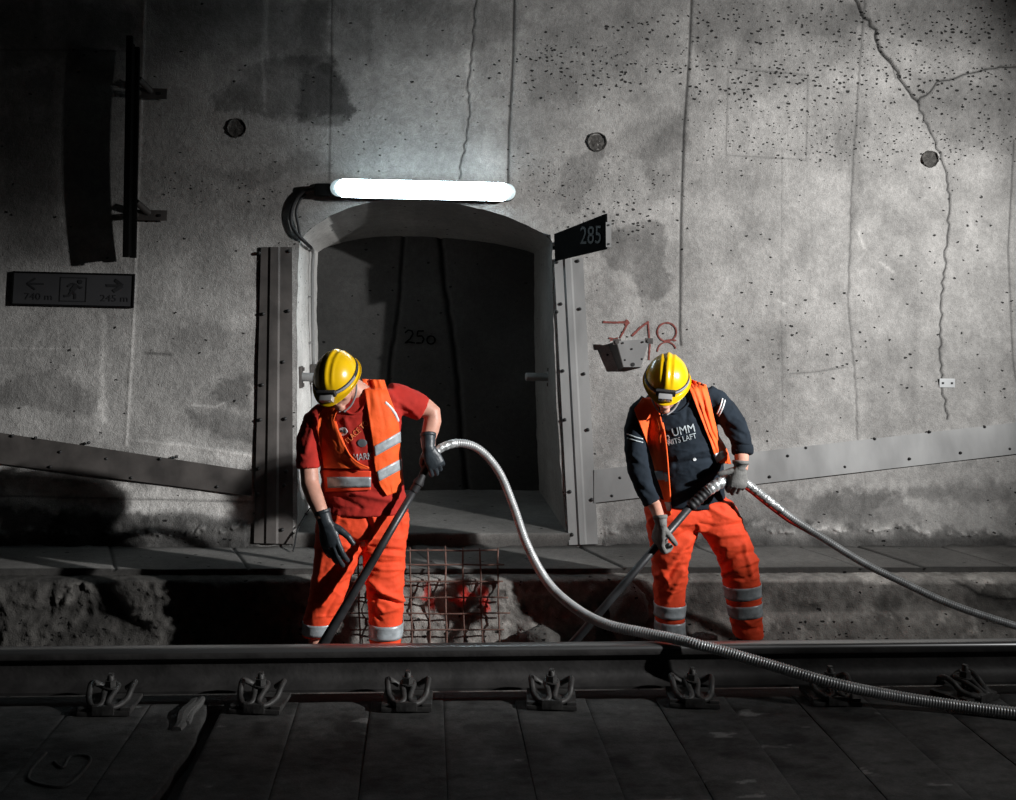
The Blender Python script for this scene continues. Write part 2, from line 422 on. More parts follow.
stain_or_dim([(35, 315), (80, 305), (130, 310), (130, 370), (45, 360)], .85, 4, 23)
stain_or_dim([(165, 440), (255, 455), (255, 470), (160, 458)], 1.35, 5, 24)
stain_or_dim([(0, 475), (40, 480), (120, 483), (200, 488), (254, 496), (254, 520), (170, 512), (120, 520), (80, 503), (0, 500)], 1.75, 6, 25)
stain_or_dim([(0, 508), (110, 516), (180, 512), (254, 524), (254, 560), (0, 560)], .30, 7, 26)
stain_or_dim([(60, 505), (120, 500), (140, 545), (40, 545)], .35, 7, 27)
stain_or_dim([(0, 466), (90, 476), (90, 482), (0, 477)], 1.2, 4, 28)
stain_or_dim([(598, 500), (700, 497), (800, 490), (1016, 482), (1016, 505), (900, 500), (860, 520), (600, 532)], .60, 9, 29)
stain_or_dim([(600, 470), (1016, 450), (1016, 480), (600, 500)], .88, 5, 39)
stain_or_dim([(800, 496), (900, 488), (930, 525), (810, 528)], .66, 8, 30)
stain_or_dim([(600, 524), (760, 520), (860, 528), (920, 526), (1016, 532), (1016, 560), (600, 560)], .42, 7, 31)
for xa, ya, yb, w, k in ((104, 315, 420, 3, 1.5), (100, 400, 440, 4, 1.3), (265, 0, 110, 2, 1.5), (268, 0, 60, 1.5, 1.6), (352, 300, 300, 1, 1), (915, 300, 420, 6, .85), (783, 330, 372, 5, .78), (648, 300, 330, 5, .8),
                       (985, 350, 420, 8, .85), (370, 20, 62, 3, .75), (300, 70, 75, 2, 1)):
    q = [wp(xa, ya), wp(xa - 2, (ya + yb) / 2), wp(xa, yb)]
    d = polydist(X, Z, q) * 160; tone *= 1 + (k - 1) * np.exp(-(d / w) ** 2)
stain_or_dim([(0, 0), (140, 0), (140, 45), (90, 60), (0, 70)], .55, 18, 50)  # next broad patches paint the light's falloff into the upper left
stain_or_dim([(0, 70), (60, 70), (60, 260), (0, 265)], .62, 16, 51)
stain_or_dim([(150, 0), (330, 0), (330, 60), (260, 50), (150, 60)], .66, 20, 52)
stain_or_dim([(640, 150), (684, 110), (684, 200), (650, 200)], .72, 10, 53)
stain_or_dim([(520, 20), (680, 0), (680, 60), (600, 90), (530, 110)], .78, 14, 54)
stain_or_dim([(330, 60), (345, 90), (352, 110), (330, 130), (300, 120), (300, 80)], .5, 6, 55)
stain_or_dim([(140, 320), (255, 330), (255, 450), (140, 440)], .72, 16, 56)
stain_or_dim([(600, 380), (690, 400), (690, 470), (600, 470)], .85, 12, 57)
# air-hole density
def pits(poly, k, soft=18):
    global pit
    q = [wp(*p) for p in poly]; ins = inpoly(X, Z, q); d = polydist(X, Z, q + [q[0]]) * 160
    pit = np.maximum(pit, k * sstep(-soft, soft, np.where(ins, d, -d) + wob))
pits([(690, 0), (1016, 0), (1016, 160), (850, 165), (700, 160), (690, 60)], .65)
pits([(720, 60), (870, 60), (850, 130), (730, 130)], .85)
pits([(510, 30), (690, 20), (690, 80), (600, 90), (520, 110)], .65)
pits([(500, 150), (690, 180), (690, 230), (540, 235)], .6)
pits([(150, 170), (330, 175), (280, 210), (160, 200)], .5)
pits([(150, 170), (330, 60), (510, 60), (510, 170)], .1)
pits([(690, 160), (1016, 160), (1016, 400), (700, 400)], .07)
# formwork joints and cracks: thin grooves
def groove(pts_px, w, depth, k, jit=0.0, seed=0):
    global tone, disp
    P2 = []
    for a, b in zip(pts_px[:-1], pts_px[1:]):
        n = max(1, int(math.hypot(b[0] - a[0], b[1] - a[1]) / 5))
        for i in range(n): P2.append((a[0] + (b[0] - a[0]) * i / n, a[1] + (b[1] - a[1]) * i / n))
    P2.append(pts_px[-1]); rr = random.Random(seed)
    q = [wp(x + rr.uniform(-jit, jit), y + rr.uniform(-jit, jit) * .5) for x, y in P2]
    x0, x1 = min(a[0] for a in q) - .08, max(a[0] for a in q) + .08; z0, z1 = min(a[1] for a in q) - .08, max(a[1] for a in q) + .08
    i0, i1 = np.searchsorted(xs, x0), np.searchsorted(xs, x1); j0, j1 = np.searchsorted(zs, z0), np.searchsorted(zs, z1)
    s = (slice(j0, j1), slice(i0, i1)); d = polydist(X[s], Z[s], q) * 160
    g = np.exp(-(d / w) ** 2); tone[s] *= 1 + (k - 1) * g; disp[s] += depth * g
groove([(515, -30), (513, 60), (509, 130), (508, 185)], 1.25, .006, .12)
groove([(693, -30), (689, 60), (684, 130), (681, 220), (680, 330), (681, 345)], 1.25, .006, .12)
groove([(332, -30), (331, 60), (329, 180)], 1.0, .003, .4)
groove([(145, -30), (143, 60), (138, 200), (133, 330), (126, 445)], 1.1, -.004, 1.55)
groove([(866, -20), (860, 60), (852, 180), (848, 300), (856, 392), (857, 440)], 1.1, .002, .5, .8, 3)
groove([(1014, 140), (1008, 250), (1013, 360), (1016, 380)], 1.0, .003, .4)
groove([(782, 150), (781, 300), (783, 430)], .8, .001, .78)
groove([(848, -25), (858, 8), (875, 30), (880, 50), (897, 72), (905, 88), (917, 101), (925, 120), (936, 143), (943, 163), (948, 185), (949, 225), (945, 262), (942, 300), (941, 350), (942, 385), (948, 420)], .95, .007, .03, 1.8, 1)
groove([(848, -25), (858, 8), (875, 30), (880, 50), (897, 72), (905, 88), (917, 101)], 1.2, .008, .3, 1.8, 1)
groove([(917, 101), (930, 92), (937, 82), (955, 78), (975, 72), (1000, 67), (1030, 66)], .9, .006, .06, 1.2, 2)
groove([(478, -20), (474, 20), (471, 55), (467, 85), (470, 105), (466, 140), (459, 178)], .85, .006, .08, 1.4, 4)
groove([(876, 45), (890, 60), (896, 78)], .9, .004, .3, 1, 5)
stain_or_dim([(466, 50), (476, 50), (475, 100), (466, 95)], 1.3, 3, 33, .1)
groove([(728, 68), (726, 155), (806, 160), (808, 75), (728, 68)], .8, .001, .6)
groove([(0, 50), (60, 50), (133, 51)], .8, .001, .6)
groove([(0, 348), (82, 349), (83, 330)], .8, .001, 1.25)
groove([(145, 353), (165, 354), (170, 355)], 1.2, .002, .4)
groove([(790, 374), (815, 372), (845, 367)], .9, .002, .55)
groove([(190, 405), (215, 407), (225, 402)], 1.0, -.002, 1.7, .5)
groove([(262, 470), (200, 465), (262, 470)], .8, 0, 1)
groove([(0, 496), (254, 502)], .9, .003, .45)
groove([(862, 452), (866, 490), (858, 500)], .8, .001, .8)
groove([(130, 440), (190, 446), (254, 456)], 1.2, -.003, 1.35, .4)
for j, pp in enumerate(([(858, 232), (864, 248)], [(880, 262), (893, 272)], [(778, 300), (785, 304)])): groove(pp, 1.5, 0, 1.5, .4, j)
# crumbling base of the wall
low = sstep(.42, .20, Z + .06 * fbm(X, Z, 0, 2.5, 3, 40)); disp += low * (.03 * fbm(X, Z, 0, 5, 5, 41) - .01)
edge = np.exp(-((Z - .262 - .055 * fbm(X, Z * 0, 0, 3.5, 6, 42, .7)) / (.012 + .012 * fbm(X, Z, 0, 9, 3, 44))) ** 2) * sstep(-.1, .1, fbm(X, Z, 0, 16, 4, 43, .7))
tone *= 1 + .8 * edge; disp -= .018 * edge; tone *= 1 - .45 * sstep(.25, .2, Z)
tone = np.clip(tone, .03, 2.0)
pm = ((U > 246) & (U < 300) | (U > 548) & (U < 604)) & (V > 235)
disp = np.where(pm, np.maximum(disp, 0), disp)
Yg = Yw + disp
pts = np.stack([X, Yg, Z], -1).reshape(-1, 3)
ins = inpoly(X, Z, archpoly).reshape(-1)
nx = len(xs); ny = len(zs)
idx = np.arange(nx * ny).reshape(ny, nx)
fc = np.stack([idx[:-1, :-1], idx[:-1, 1:], idx[1:, 1:], idx[1:, :-1]], -1).reshape(-1, 4)
cnt = ins[fc].sum(1); keep = cnt < 4
keep[:] = cnt < 3
fk = fc[keep]
# snap vertices that lie inside the opening, and near outside ones, onto its outline
used = np.unique(fk); sn = used[ins[used]]
for i in sn:
    x, _, z = pts[i]; d = (arch_d[:, 0] - x) ** 2 + (arch_d[:, 1] - z) ** 2; k = int(d.argmin())
    pts[i, 0], pts[i, 2] = arch_d[k]; pts[i, 1] = wally(arch_d[k][1])
me = npmesh(pts, fk); setattr_f(me, 'tone', tone); setattr_f(me, 'pit', pit)
bm = bmesh.new(); bm.from_mesh(me); bmesh.ops.delete(bm, geom=[v for v in bm.verts if not v.link_faces], context='VERTS'); bm.to_mesh(me); bm.free()
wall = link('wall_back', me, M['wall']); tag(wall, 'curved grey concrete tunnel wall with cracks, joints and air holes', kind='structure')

# ------------------------------------------------------------------ recess behind the opening
ND = 1.15
yb = wally(1.0) + ND
n = len(arch_d); cx = (arch_d[0][0] + arch_d[-1][0]) / 2
prof = []
rows = 26
for r in range(rows + 1):
    t = r / rows; row = []
    for k in range(n):
        x, z = arch_d[k]; y0 = wally(z) - .001
        # straight legs, the vault dips a little towards the back
        zz = z - .20 * t * max(0, (z - 1.9) / .35) ** 1.0 if z > 1.9 else z
        row.append((x + (cx - x) * .015 * t, y0 + (yb - y0) * t, zz))
    prof.append(row)
A = np.array(prof); d = .006 * fbm(A[..., 0] + A[..., 1], A[..., 2], 0, 3, 4, 51)
fade = np.clip(np.linspace(0, 1, rows + 1) * 6, 0, 1)[:, None]
dirx = cx - A[..., 0]; dirz = 1.2 - A[..., 2]; L_ = np.hypot(dirx, dirz)
A[..., 0] += d * fade * dirx / L_; A[..., 2] += d * fade * dirz / L_
A[:, 0, 2] = z_nf; A[:, -1, 2] = z_nf
vv, ff = gridmesh(None, None, A)
me = npmesh(vv, ff); t_ = 1 + .3 * fbm(A[..., 0] * 2, A[..., 1] * 2, A[..., 2], 1.2, 4, 52)
t_ *= np.where(A[..., 0] < -.6, 4.3, 1.0)  # left side far paler than the right side and vault
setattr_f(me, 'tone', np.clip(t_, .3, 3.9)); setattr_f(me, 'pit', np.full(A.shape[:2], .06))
link('wall_recess', me, M['niche']); tag(bpy.data.objects['wall_recess'], 'concrete sides and arched vault of the tunnel recess, much paler on the left', kind='structure')
# back wall of the recess
xs2 = np.linspace(arch_d[0][0] - .1, arch_d[-1][0] + .1, 170); zs2 = np.linspace(z_nf - .05, 2.3, 190)
X2, Z2 = np.meshgrid(xs2, zs2); Y2 = yb - .03 + .01 * fbm(X2, Z2, 0, 2, 4, 60)
t2 = .26 + .14 * fbm(X2, Z2, 0, 1.5, 5, 61)  # low tone paints the recess's shade into the back wall
def g2(pp, w, k, dep):
    q = [(P(x, y, yb).x, P(x, y, yb).z) for x, y in pp]; d = polydist(X2 + .008 * fbm(X2, Z2, 0, 12, 3, 62), Z2, q) * 140
    g = np.exp(-(d / w) ** 2); return g, k, dep
for pp, w, k, dep in (([(404, 232), (400, 300), (391, 360), (388, 420), (385, 510)], 1.6, .2, .02), ([(440, 232), (444, 280), (452, 330), (458, 380), (462, 440), (470, 510)], 2.2, .15, .03)):
    g, k, dep = g2(pp, w, k, dep); t2 *= 1 + (k - 1) * g; Y2 += dep * g
vv, ff = gridmesh(None, None, np.stack([X2, Y2, Z2], -1)); me = npmesh(vv, ff); setattr_f(me, 'tone', np.clip(t2, .05, 1.5)); setattr_f(me, 'pit', np.full(X2.shape, .05))
link('wall_recess_back', me, M['niche']); tag(bpy.data.objects['wall_recess_back'], 'back wall of the recess, darkened for its shade, with two ragged vertical joints', kind='structure')
# recess floor and its step nose
xs3 = np.linspace(arch_d[0][0] - .02, arch_d[-1][0] + .02, 120); ys3 = np.linspace(wally(z_nf) - .03, yb, 70)
X3, Y3 = np.meshgrid(xs3, ys3); Z3 = z_nf + .006 * fbm(X3, Y3, 0, 4, 4, 70)
nose = np.array([[(x, ys3[0], z_nf - .012 - h + .004 * math.sin(x * 31)) for x in xs3] for h in (.09, .03, .0)])
A = np.concatenate([nose, np.stack([X3, Y3, Z3], -1)], 0)
vv, ff = gridmesh(None, None, A); me = npmesh(vv, ff)
t3 = .75 + .35 * fbm(A[..., 0], A[..., 1], A[..., 2], 3, 5, 71); t3[:2] *= .7
setattr_f(me, 'tone', np.clip(t3, .2, 1.6)); setattr_f(me, 'pit', np.full(A.shape[:2], .05))
link('floor_recess', me, M['slab']); tag(bpy.data.objects['floor_recess'], 'raised concrete step floor of the recess', kind='structure')

# ------------------------------------------------------------------ walkway along the wall
SE = 5.54
xs4 = np.concatenate([np.linspace(-8, -3.1, 20), np.arange(-3.08, 3.9, .0072), np.linspace(4, 9, 20)])
joints = [P(px, 556, 5.8).x for px in (-60, 112, 240, 425, 600, 720, 826, 888, 972, 1060)]
jg = lambda X, Y: min_j(X, Y)
def min_j(Xa, Ya, skew=.35):
    d = np.full(Xa.shape, 9.)
    for j, jx in enumerate(joints): d = np.minimum(d, np.abs(Xa - (jx - (Ya - 5.8) * skew)))
    return d
ys4 = np.linspace(SE, 6.12, 42); X4, Y4 = np.meshgrid(xs4, ys4)
dj = min_j(X4, Y4); slabid = np.zeros(X4.shape)
for jx in joints: slabid += (X4 > jx - (Y4 - 5.8) * .35)
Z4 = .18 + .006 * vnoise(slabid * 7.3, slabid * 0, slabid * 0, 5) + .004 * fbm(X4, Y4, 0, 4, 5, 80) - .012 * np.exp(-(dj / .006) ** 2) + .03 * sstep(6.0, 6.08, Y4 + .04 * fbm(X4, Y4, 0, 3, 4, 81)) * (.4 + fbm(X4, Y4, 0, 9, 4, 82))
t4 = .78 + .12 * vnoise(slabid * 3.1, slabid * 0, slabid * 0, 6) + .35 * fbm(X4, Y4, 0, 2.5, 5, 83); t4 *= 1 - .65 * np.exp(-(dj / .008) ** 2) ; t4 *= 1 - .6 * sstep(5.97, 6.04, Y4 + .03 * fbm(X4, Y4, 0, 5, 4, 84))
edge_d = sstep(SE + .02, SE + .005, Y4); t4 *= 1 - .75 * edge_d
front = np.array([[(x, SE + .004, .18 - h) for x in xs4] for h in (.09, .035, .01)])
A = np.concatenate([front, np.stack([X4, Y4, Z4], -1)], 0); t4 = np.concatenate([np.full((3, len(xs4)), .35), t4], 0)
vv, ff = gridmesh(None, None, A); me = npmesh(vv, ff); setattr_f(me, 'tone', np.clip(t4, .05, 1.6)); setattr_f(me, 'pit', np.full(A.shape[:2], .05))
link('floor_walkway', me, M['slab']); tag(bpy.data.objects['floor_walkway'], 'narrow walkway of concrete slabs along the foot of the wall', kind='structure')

# ------------------------------------------------------------------ rough concrete kerb under the walkway, down into the trench
TF = -.20
prof = [(5.56, .150), (5.535, .150), (5.50, .150), (5.46, .145), (5.44, .135), (5.435, .11), (5.43, .06), (5.43, .0), (5.425, -.02), (5.40, -.04), (5.385, -.07), (5.375, -.12), (5.36, -.17), (5.33, -.20), (5.25, -.205), (5.0, -.205), (4.7, -.205), (4.5, -.205), (4.2, -.205)]
pd = []
for a, b in zip(prof[:-1], prof[1:]):
    n_ = max(1, int(math.hypot(b[0] - a[0], b[1] - a[1]) / .011)) if a[0] > 5.24 else 14
    for k in range(n_): pd.append((a[0] + (b[0] - a[0]) * k / n_, a[1] + (b[1] - a[1]) * k / n_))
pd.append(prof[-1]); pd = np.array(pd)
s_ = np.concatenate([[0], np.cumsum(np.hypot(*(pd[1:] - pd[:-1]).T))])
xs5 = np.concatenate([np.linspace(-8, -3.1, 30), np.arange(-3.08, 3.9, .0115), np.linspace(4, 9, 30)])
X5, S5 = np.meshgrid(xs5, s_); Y5 = np.interp(S5, s_, pd[:, 0]); Z5 = np.interp(S5, s_, pd[:, 1])
U5, V5 = projn(np.stack([X5, Y5, Z5], -1).reshape(-1, 3)); U5 = U5.reshape(X5.shape); V5 = V5.reshape(X5.shape)
face = sstep(5.46, 5.43, Y5) * sstep(5.2, 5.3, Y5)
rg = fbm(X5, Z5, Y5, 11, 6, 90, .66); big = fbm(X5, Z5, 0, 2.2, 3, 91)
rg = .5 * rg + .9 * (.35 - np.abs(fbm(X5, Z5, Y5, 8, 5, 190, .6)) * 1.6) + .35 * fbm(X5, Z5, Y5, 38, 3, 191, .7)
broken = sstep(.05, .35, sstep(700, 560, U5) + .25 * big)      # the left half is broken away, the right half is sound
amp = .012 + .02 * broken
Y5 = Y5 - face * amp * rg + face * .03 * broken * (big + .4)
Z5 = Z5 + (1 - face) * .012 * fbm(X5, Y5, 0, 8, 5, 92) * sstep(5.3, 5.2, Y5) + .006 * rg * sstep(5.43, 5.5, Y5)
low5 = sstep(614, 622, V5 + 5 * big)
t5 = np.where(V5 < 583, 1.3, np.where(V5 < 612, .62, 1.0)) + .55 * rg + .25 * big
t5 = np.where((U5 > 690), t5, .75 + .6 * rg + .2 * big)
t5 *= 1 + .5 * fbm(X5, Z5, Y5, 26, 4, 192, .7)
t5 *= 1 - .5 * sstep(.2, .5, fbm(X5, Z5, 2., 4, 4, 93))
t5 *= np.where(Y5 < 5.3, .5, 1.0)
left_shade = sstep(330, 270, U5 + 30 * big); t5 *= 1 - .72 * left_shade  # kerb's left end darkened, the workers' shadow painted into the tone
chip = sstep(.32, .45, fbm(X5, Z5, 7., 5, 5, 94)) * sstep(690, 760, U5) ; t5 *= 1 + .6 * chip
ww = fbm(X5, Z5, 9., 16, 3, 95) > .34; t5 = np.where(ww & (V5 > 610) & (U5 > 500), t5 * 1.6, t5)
# a pale broken patch and a crack
def spot(cx_, cy_, rx, ry): return np.exp(-(((U5 - cx_) / rx) ** 2 + ((V5 - cy_) / ry) ** 2) ** 2) * (fbm(X5, Z5, 3., 14, 3, 96) > -.25)
for sp, k in ((spot(80, 588, 16, 10), 2.2), (spot(62, 600, 12, 5), 2.0), (spot(985, 587, 11, 7), 2.4), (spot(970, 577, 6, 4), 1.8)): t5 *= 1 + (k - 1) * sp; Y5 -= .015 * sp
ck = [(930, 572), (948, 578), (965, 586), (978, 594), (995, 598), (1030, 600)]
d5 = polydist(U5 + 2 * fbm(X5, Z5, 0, 20, 3, 97), V5, ck); t5 *= 1 - .85 * np.exp(-(d5 / 1.6) ** 2) * face
ck = [(560, 545), (585, 560), (600, 572), (606, 580)]
paint = np.zeros(X5.shape)
def pdot(px, py, rx, ry):
    global paint
    paint = np.maximum(paint, sstep(1.25, .8, np.hypot((U5 - px) / rx, (V5 - py) / ry) + .35 * fbm(X5, Z5, 0, 22, 3, 98)))
for a in ((428, 592, 3, 9), (428, 600, 9, 3), (432, 607, 3, 4), (463, 591, 6, 6), (460, 602, 6, 5), (455, 600, 8, 3), (483, 591, 5, 6), (484, 602, 5, 4), (487, 609, 4, 4), (470, 596, 7, 3)): pdot(*a)
paint *= face
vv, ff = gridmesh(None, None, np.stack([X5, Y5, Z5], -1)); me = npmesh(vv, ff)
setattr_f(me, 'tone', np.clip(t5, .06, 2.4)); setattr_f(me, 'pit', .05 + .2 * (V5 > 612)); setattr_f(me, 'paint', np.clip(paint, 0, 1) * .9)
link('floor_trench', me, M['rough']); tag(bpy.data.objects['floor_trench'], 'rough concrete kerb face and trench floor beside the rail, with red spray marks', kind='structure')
# bearing block under the track (the near side of the trench)
mb = MB(); mb.box((.5, 3.0, -.16), (17, 2.9, .19)); tb = mb.build('floor_track_base', M['track'])
tag(tb, 'dark concrete bed under the sleepers', kind='structure')
a_ = tb.data.attributes.new('tone', 'FLOAT', 'POINT'); a_.data.foreach_set('value', [.6] * len(tb.data.vertices))
# tunnel roof and far side, so that the place closes
mb = MB(); R_ = []
for k in range(15):
    a = k / 14; R_.append((wally(5.6) + .02 - 8.6 * a, 5.55 + 1.1 * math.sin(PI * a)))
vs = []; fs = []
for y, z in R_: vs += [(-8, y, z), (9, y, z)]
for k in range(14): fs.append((2 * k, 2 * k + 1, 2 * k + 3, 2 * k + 2))
me = mesh(vs, fs); c = link('ceiling', me, M['niche']); tag(c, 'unlit concrete tunnel vault overhead', kind='structure')
for nm in ('tone', 'pit'):
    a_ = me.attributes.new(nm, 'FLOAT', 'POINT'); a_.data.foreach_set('value', [.5 if nm == 'tone' else .02] * len(me.vertices))
ORD = ['first', 'second', 'third', 'fourth', 'fifth', 'sixth', 'seventh', 'eighth', 'ninth']
# ================================================================== rail
RY = 4.365
half = [(.075, 0), (.075, .011), (.045, .019), (.022, .030), (.012, .045), (.009, .060), (.009, .105), (.016, .118), (.034, .126), (.036, .132), (.0365, .150), (.034, .158), (.026, .1635), (.012, .1655), (0, .166)]
ring = [(-a, z) for a, z in half] + [(a, z) for a, z in reversed(half[:-1])]
xr = np.concatenate([np.linspace(-8, -3.2, 8), np.linspace(-3, 4, 60), np.linspace(4.2, 9, 8)])
vs = []; fs = []; nr = len(ring)
for x in xr: vs += [(x, RY + a, z) for a, z in ring]
for i in range(len(xr) - 1):
    for k in range(nr): fs.append((i * nr + k, i * nr + (k + 1) % nr, (i + 1) * nr + (k + 1) % nr, (i + 1) * nr + k))
me = mesh(vs, fs); bm = bmesh.new(); bm.from_mesh(me); bmesh.ops.recalc_face_normals(bm, faces=bm.faces)
rail = None
me2 = bpy.data.meshes.new('m'); bm.to_mesh(me2); bm.free()
rail = link('steel_rail', me2, [M['rail'], M['rail_top']])
for p in me2.polygons:
    if p.center.z > .152: p.material_index = 1
auto_smooth(rail, 40)
tag(rail, 'long dark steel rail with polished top crossing the whole picture', 'rail')

# ================================================================== sleepers and infill panels
CX0 = PZ(407, 713, 0).x; SP = .571
clipX = [CX0 + SP * k for k in range(-3, 6)]
def slab(name, x0, x1, z, seed, y0=2.75, y1=4.20, notch=None, skew=0.0):
    n_x, n_y = 34, 150
    xs_ = np.linspace(x0 + .001, x1 - .001, n_x); ys_ = np.linspace(y0, y1, n_y); Xa, Ya = np.meshgrid(xs_, ys_)
    Za = z + .0035 * fbm(Xa, Ya, 0, 3, 4, seed) + .001 * fbm(Xa, Ya, 0, 30, 3, seed + 1)
    e = np.minimum(np.minimum(Xa - x0, x1 - Xa), y1 - Ya); Za = Za - .003 * np.exp(-(e / .004) ** 2)
    if notch is not None:
        w_ = notch(Xa, Ya); Xa = Xa + w_
    t = .85 + .75 * fbm(Xa, Ya, 0, 3.5, 6, seed + 2, .65) + .5 * fbm(Xa * .7, Ya * 1.6, 0, 20, 4, seed + 3, .7)
    t *= 1 + 2.2 * (sstep(.50, .60, fbm(Xa * .6, Ya * 2, 0, 9, 4, seed + 4))) * (fbm(Xa, Ya, 0, 2, 2, seed + 5) > .1)
    t *= 1 - .45 * sstep(.25, .5, fbm(Xa, Ya, 0, 5, 3, seed + 6))
    top = np.stack([Xa, Ya, Za], -1)
    bot = top[[0, -1]][:, [0, -1]].copy(); bot[..., 2] = z - .07
    V_, F_ = gridmesh(None, None, top); N0 = len(V_)
    skirt = []; idx_ = np.arange(n_x * n_y).reshape(n_y, n_x)
    loop = list(idx_[0, :]) + list(idx_[1:, -1]) + list(idx_[-1, ::-1][1:]) + list(idx_[::-1, 0][1:-1])
    low_ = V_[loop].copy(); low_[:, 2] = z - .07
    V2 = np.concatenate([V_, low_]); m_ = len(loop)
    F2 = [(loop[i], N0 + i, N0 + (i + 1) % m_, loop[(i + 1) % m_]) for i in range(m_)]
    me = npmesh(V2, np.concatenate([F_, np.array(F2)])); setattr_f(me, 'tone', np.concatenate([np.clip(t, .2, 3).ravel(), np.full(m_, .6)]))
    return auto_smooth(link(name, me, M['track']), 50)
for i, x in enumerate(clipX):
    lab = {0: 'dark concrete sleeper at the far left, beyond the leftmost rail fastener'}.get(i)
    if i == 8: lab = 'dark concrete sleeper at the far right edge, beyond the last rail fastener'
    if lab is None: lab = 'dark concrete sleeper under the %s rail fastener from the left' % ORD[i - 1]
    if i == 1: lab += ', with a raised loop mark'
    s = slab('railway_sleeper', x - SP / 4, x + SP / 4, 0, 100 + i * 10)
    tag(s, lab, 'sleeper', 'concrete sleepers in the track')
    if i == 8: continue
    xa, xb = x + SP / 4, x + 3 * SP / 4
    lab = 'dark infill slab between the %s and %s rail fasteners from the left' % (ORD[max(i - 1, 0)], ORD[i])
    if i == 0: lab = 'dark infill slab left of the first rail fastener'
    if i == 7: lab = 'dark infill slab right of the last rail fastener'
    if i == 1:
        lab = 'broken infill slab with an open black gap beside it, left of the second rail fastener'
        s = slab('infill_slab', xa, xb, -.002, 105 + i * 10, notch=lambda Xa, Ya: -np.clip((Xa - xa) / (xb - xa), 0, 1) * (.055 + .025 * fbm(Ya * 0 + 1., Ya, 0, 6, 4, 77) + .05 * sstep(3.6, 3.2, Ya)))
    else: s = slab('infill_slab', xa, xb, -.003, 105 + i * 10)
    tag(s, lab, 'slab', 'infill slabs between the sleepers')
# timber splinter in the open gap
p0, p1 = PZ(196, 702, 0), PZ(176, 730, .0)
mb = MB(); d_ = (p1 - p0); 
for k, (w, o) in enumerate(((.03, 0), (.018, .018))):
    pts_ = [p0 + d_ * t + Vector((o + .006 * math.sin(t * 9 + k), 0, .004 + .006 * math.sin(t * 5 + k))) for t in np.linspace(0, 1 - .2 * k, 9)]
    mb.loft([(q, w * (.9 - .5 * abs(t - .4)), .014) for q, t in zip(pts_, np.linspace(0, 1, 9))], n=8, up=(0, 0, 1), e=3)
tag(mb.build('timber_splinter', M['track']), 'splintered dark timber piece wedged in the gap of the broken slab', 'debris')
a_ = bpy.data.objects['timber_splinter'].data.attributes.new('tone', 'FLOAT', 'POINT'); a_.data.foreach_set('value', [1.5] * len(bpy.data.objects['timber_splinter'].data.vertices))
# raised loop mark cast on the left sleeper
mb = MB()
lp = [PZ(x, y, .001) for x, y in ((46, 753), (30, 772), (32, 782), (60, 787), (75, 780), (90, 762), (86, 756), (70, 757), (63, 768), (54, 762))]
mb.tube(catmull(lp, 6), .006, 8); o = mb.build('cast_mark', M['track'], smooth=True)
a_ = o.data.attributes.new('tone', 'FLOAT', 'POINT'); a_.data.foreach_set('value', [1.1] * len(o.data.vertices))
o.parent = [q for q in bpy.data.objects if q.name.startswith('railway_sleeper') and 'raised loop' in q.get('label', '')][0]

# ================================================================== rail fasteners
def sclip(mb, c): mb.v = [c + Vector(((v - c).x * 1.3, (v - c).y * 1.4, (v - c).z * 1.2)) for v in mb.v]
def make_clip():
    c = Vector((clipX[1], 4.16, .004)); r = thing('rail_fastener', 'x', 'rail fastener', c, 'rail fasteners along the near side of the rail')
    mb = MB(); mb.box(c + Vector((0, 0, .006)), (.15, .135, .014), bev=.003)
    mb.box(c + Vector((.0, -.055, .018)), (.062, .035, .030), bev=.004); mb.box(c + Vector((.0, -.02, .02)), (.10, .03, .018), bev=.004)
    mb.box(c + Vector((-.06, -.045, .014)), (.03, .03, .016), bev=.004); mb.box(c + Vector((.06, -.045, .014)), (.03, .03, .016), bev=.004)
    sclip(mb, c); auto_smooth(mb.build('base_plate', M['clip'], r))
    h = [(-.030, .058, .034), (-.052, .050, .052), (-.062, .026, .066), (-.060, .0, .056), (-.055, -.022, .036), (-.040, -.050, .026), (-.022, -.064, .026), (-.008, -.050, .034), (-.014, -.015, .052), (-.017, .010, .058), (-.010, .026, .060)]
    pts_ = h + [(-a, b, z) for a, b, z in reversed(h)]
    mb = MB(); mb.tube(catmull([c + Vector(q) for q in pts_], 6), .0092, 10); sclip(mb, c); mb.build('spring_clip', M['clip'], r, True)
    mb = MB(); mb.tube([c + Vector((0, .0, .01)), c + Vector((0, 0, .098)), c + Vector((0, 0, .103))], [.010, .010, .007], 12)
    mb.tube([c + Vector((0, 0, .062)), c + Vector((0, 0, .066))], .021, 18)
    mb.tube([c + Vector((0, 0, .066)), c + Vector((0, 0, .086))], .017, 6)
    mb.box(c + Vector((0, 0, .101)), (.014, .014, .012), bev=.002)
    sclip(mb, c); auto_smooth(mb.build('bolt', M['clip'], r)); return r
def copy_tree(o, parent=None):
    c = o.copy(); COL.objects.link(c)
    if parent is not None:
        c.parent = parent; c.matrix_parent_inverse = o.matrix_parent_inverse.copy()
    for ch in list(o.children): copy_tree(ch, c)
    return c
fas = make_clip(); rr = random.Random(4)
for k in range(7):
    o = fas if k == 0 else copy_tree(fas)
    o.location = (clipX[k + 1], 4.16, .004); o.rotation_euler = (0, 0, rr.uniform(-.14, .14))
    tail = {0: ', beside the broken slab', 4: ', left of the hose crossing', 5: ', with the hose lying over it', 6: ', twisted, at the far right'}.get(k, '')
    o['label'] = 'dark rail fastener with spring clip, %s from the left%s' % (ORD[k], tail)
    if k == 6: o.rotation_euler = (0, 0, .5)
    if k == 0: o.rotation_euler = (0, 0, 0)

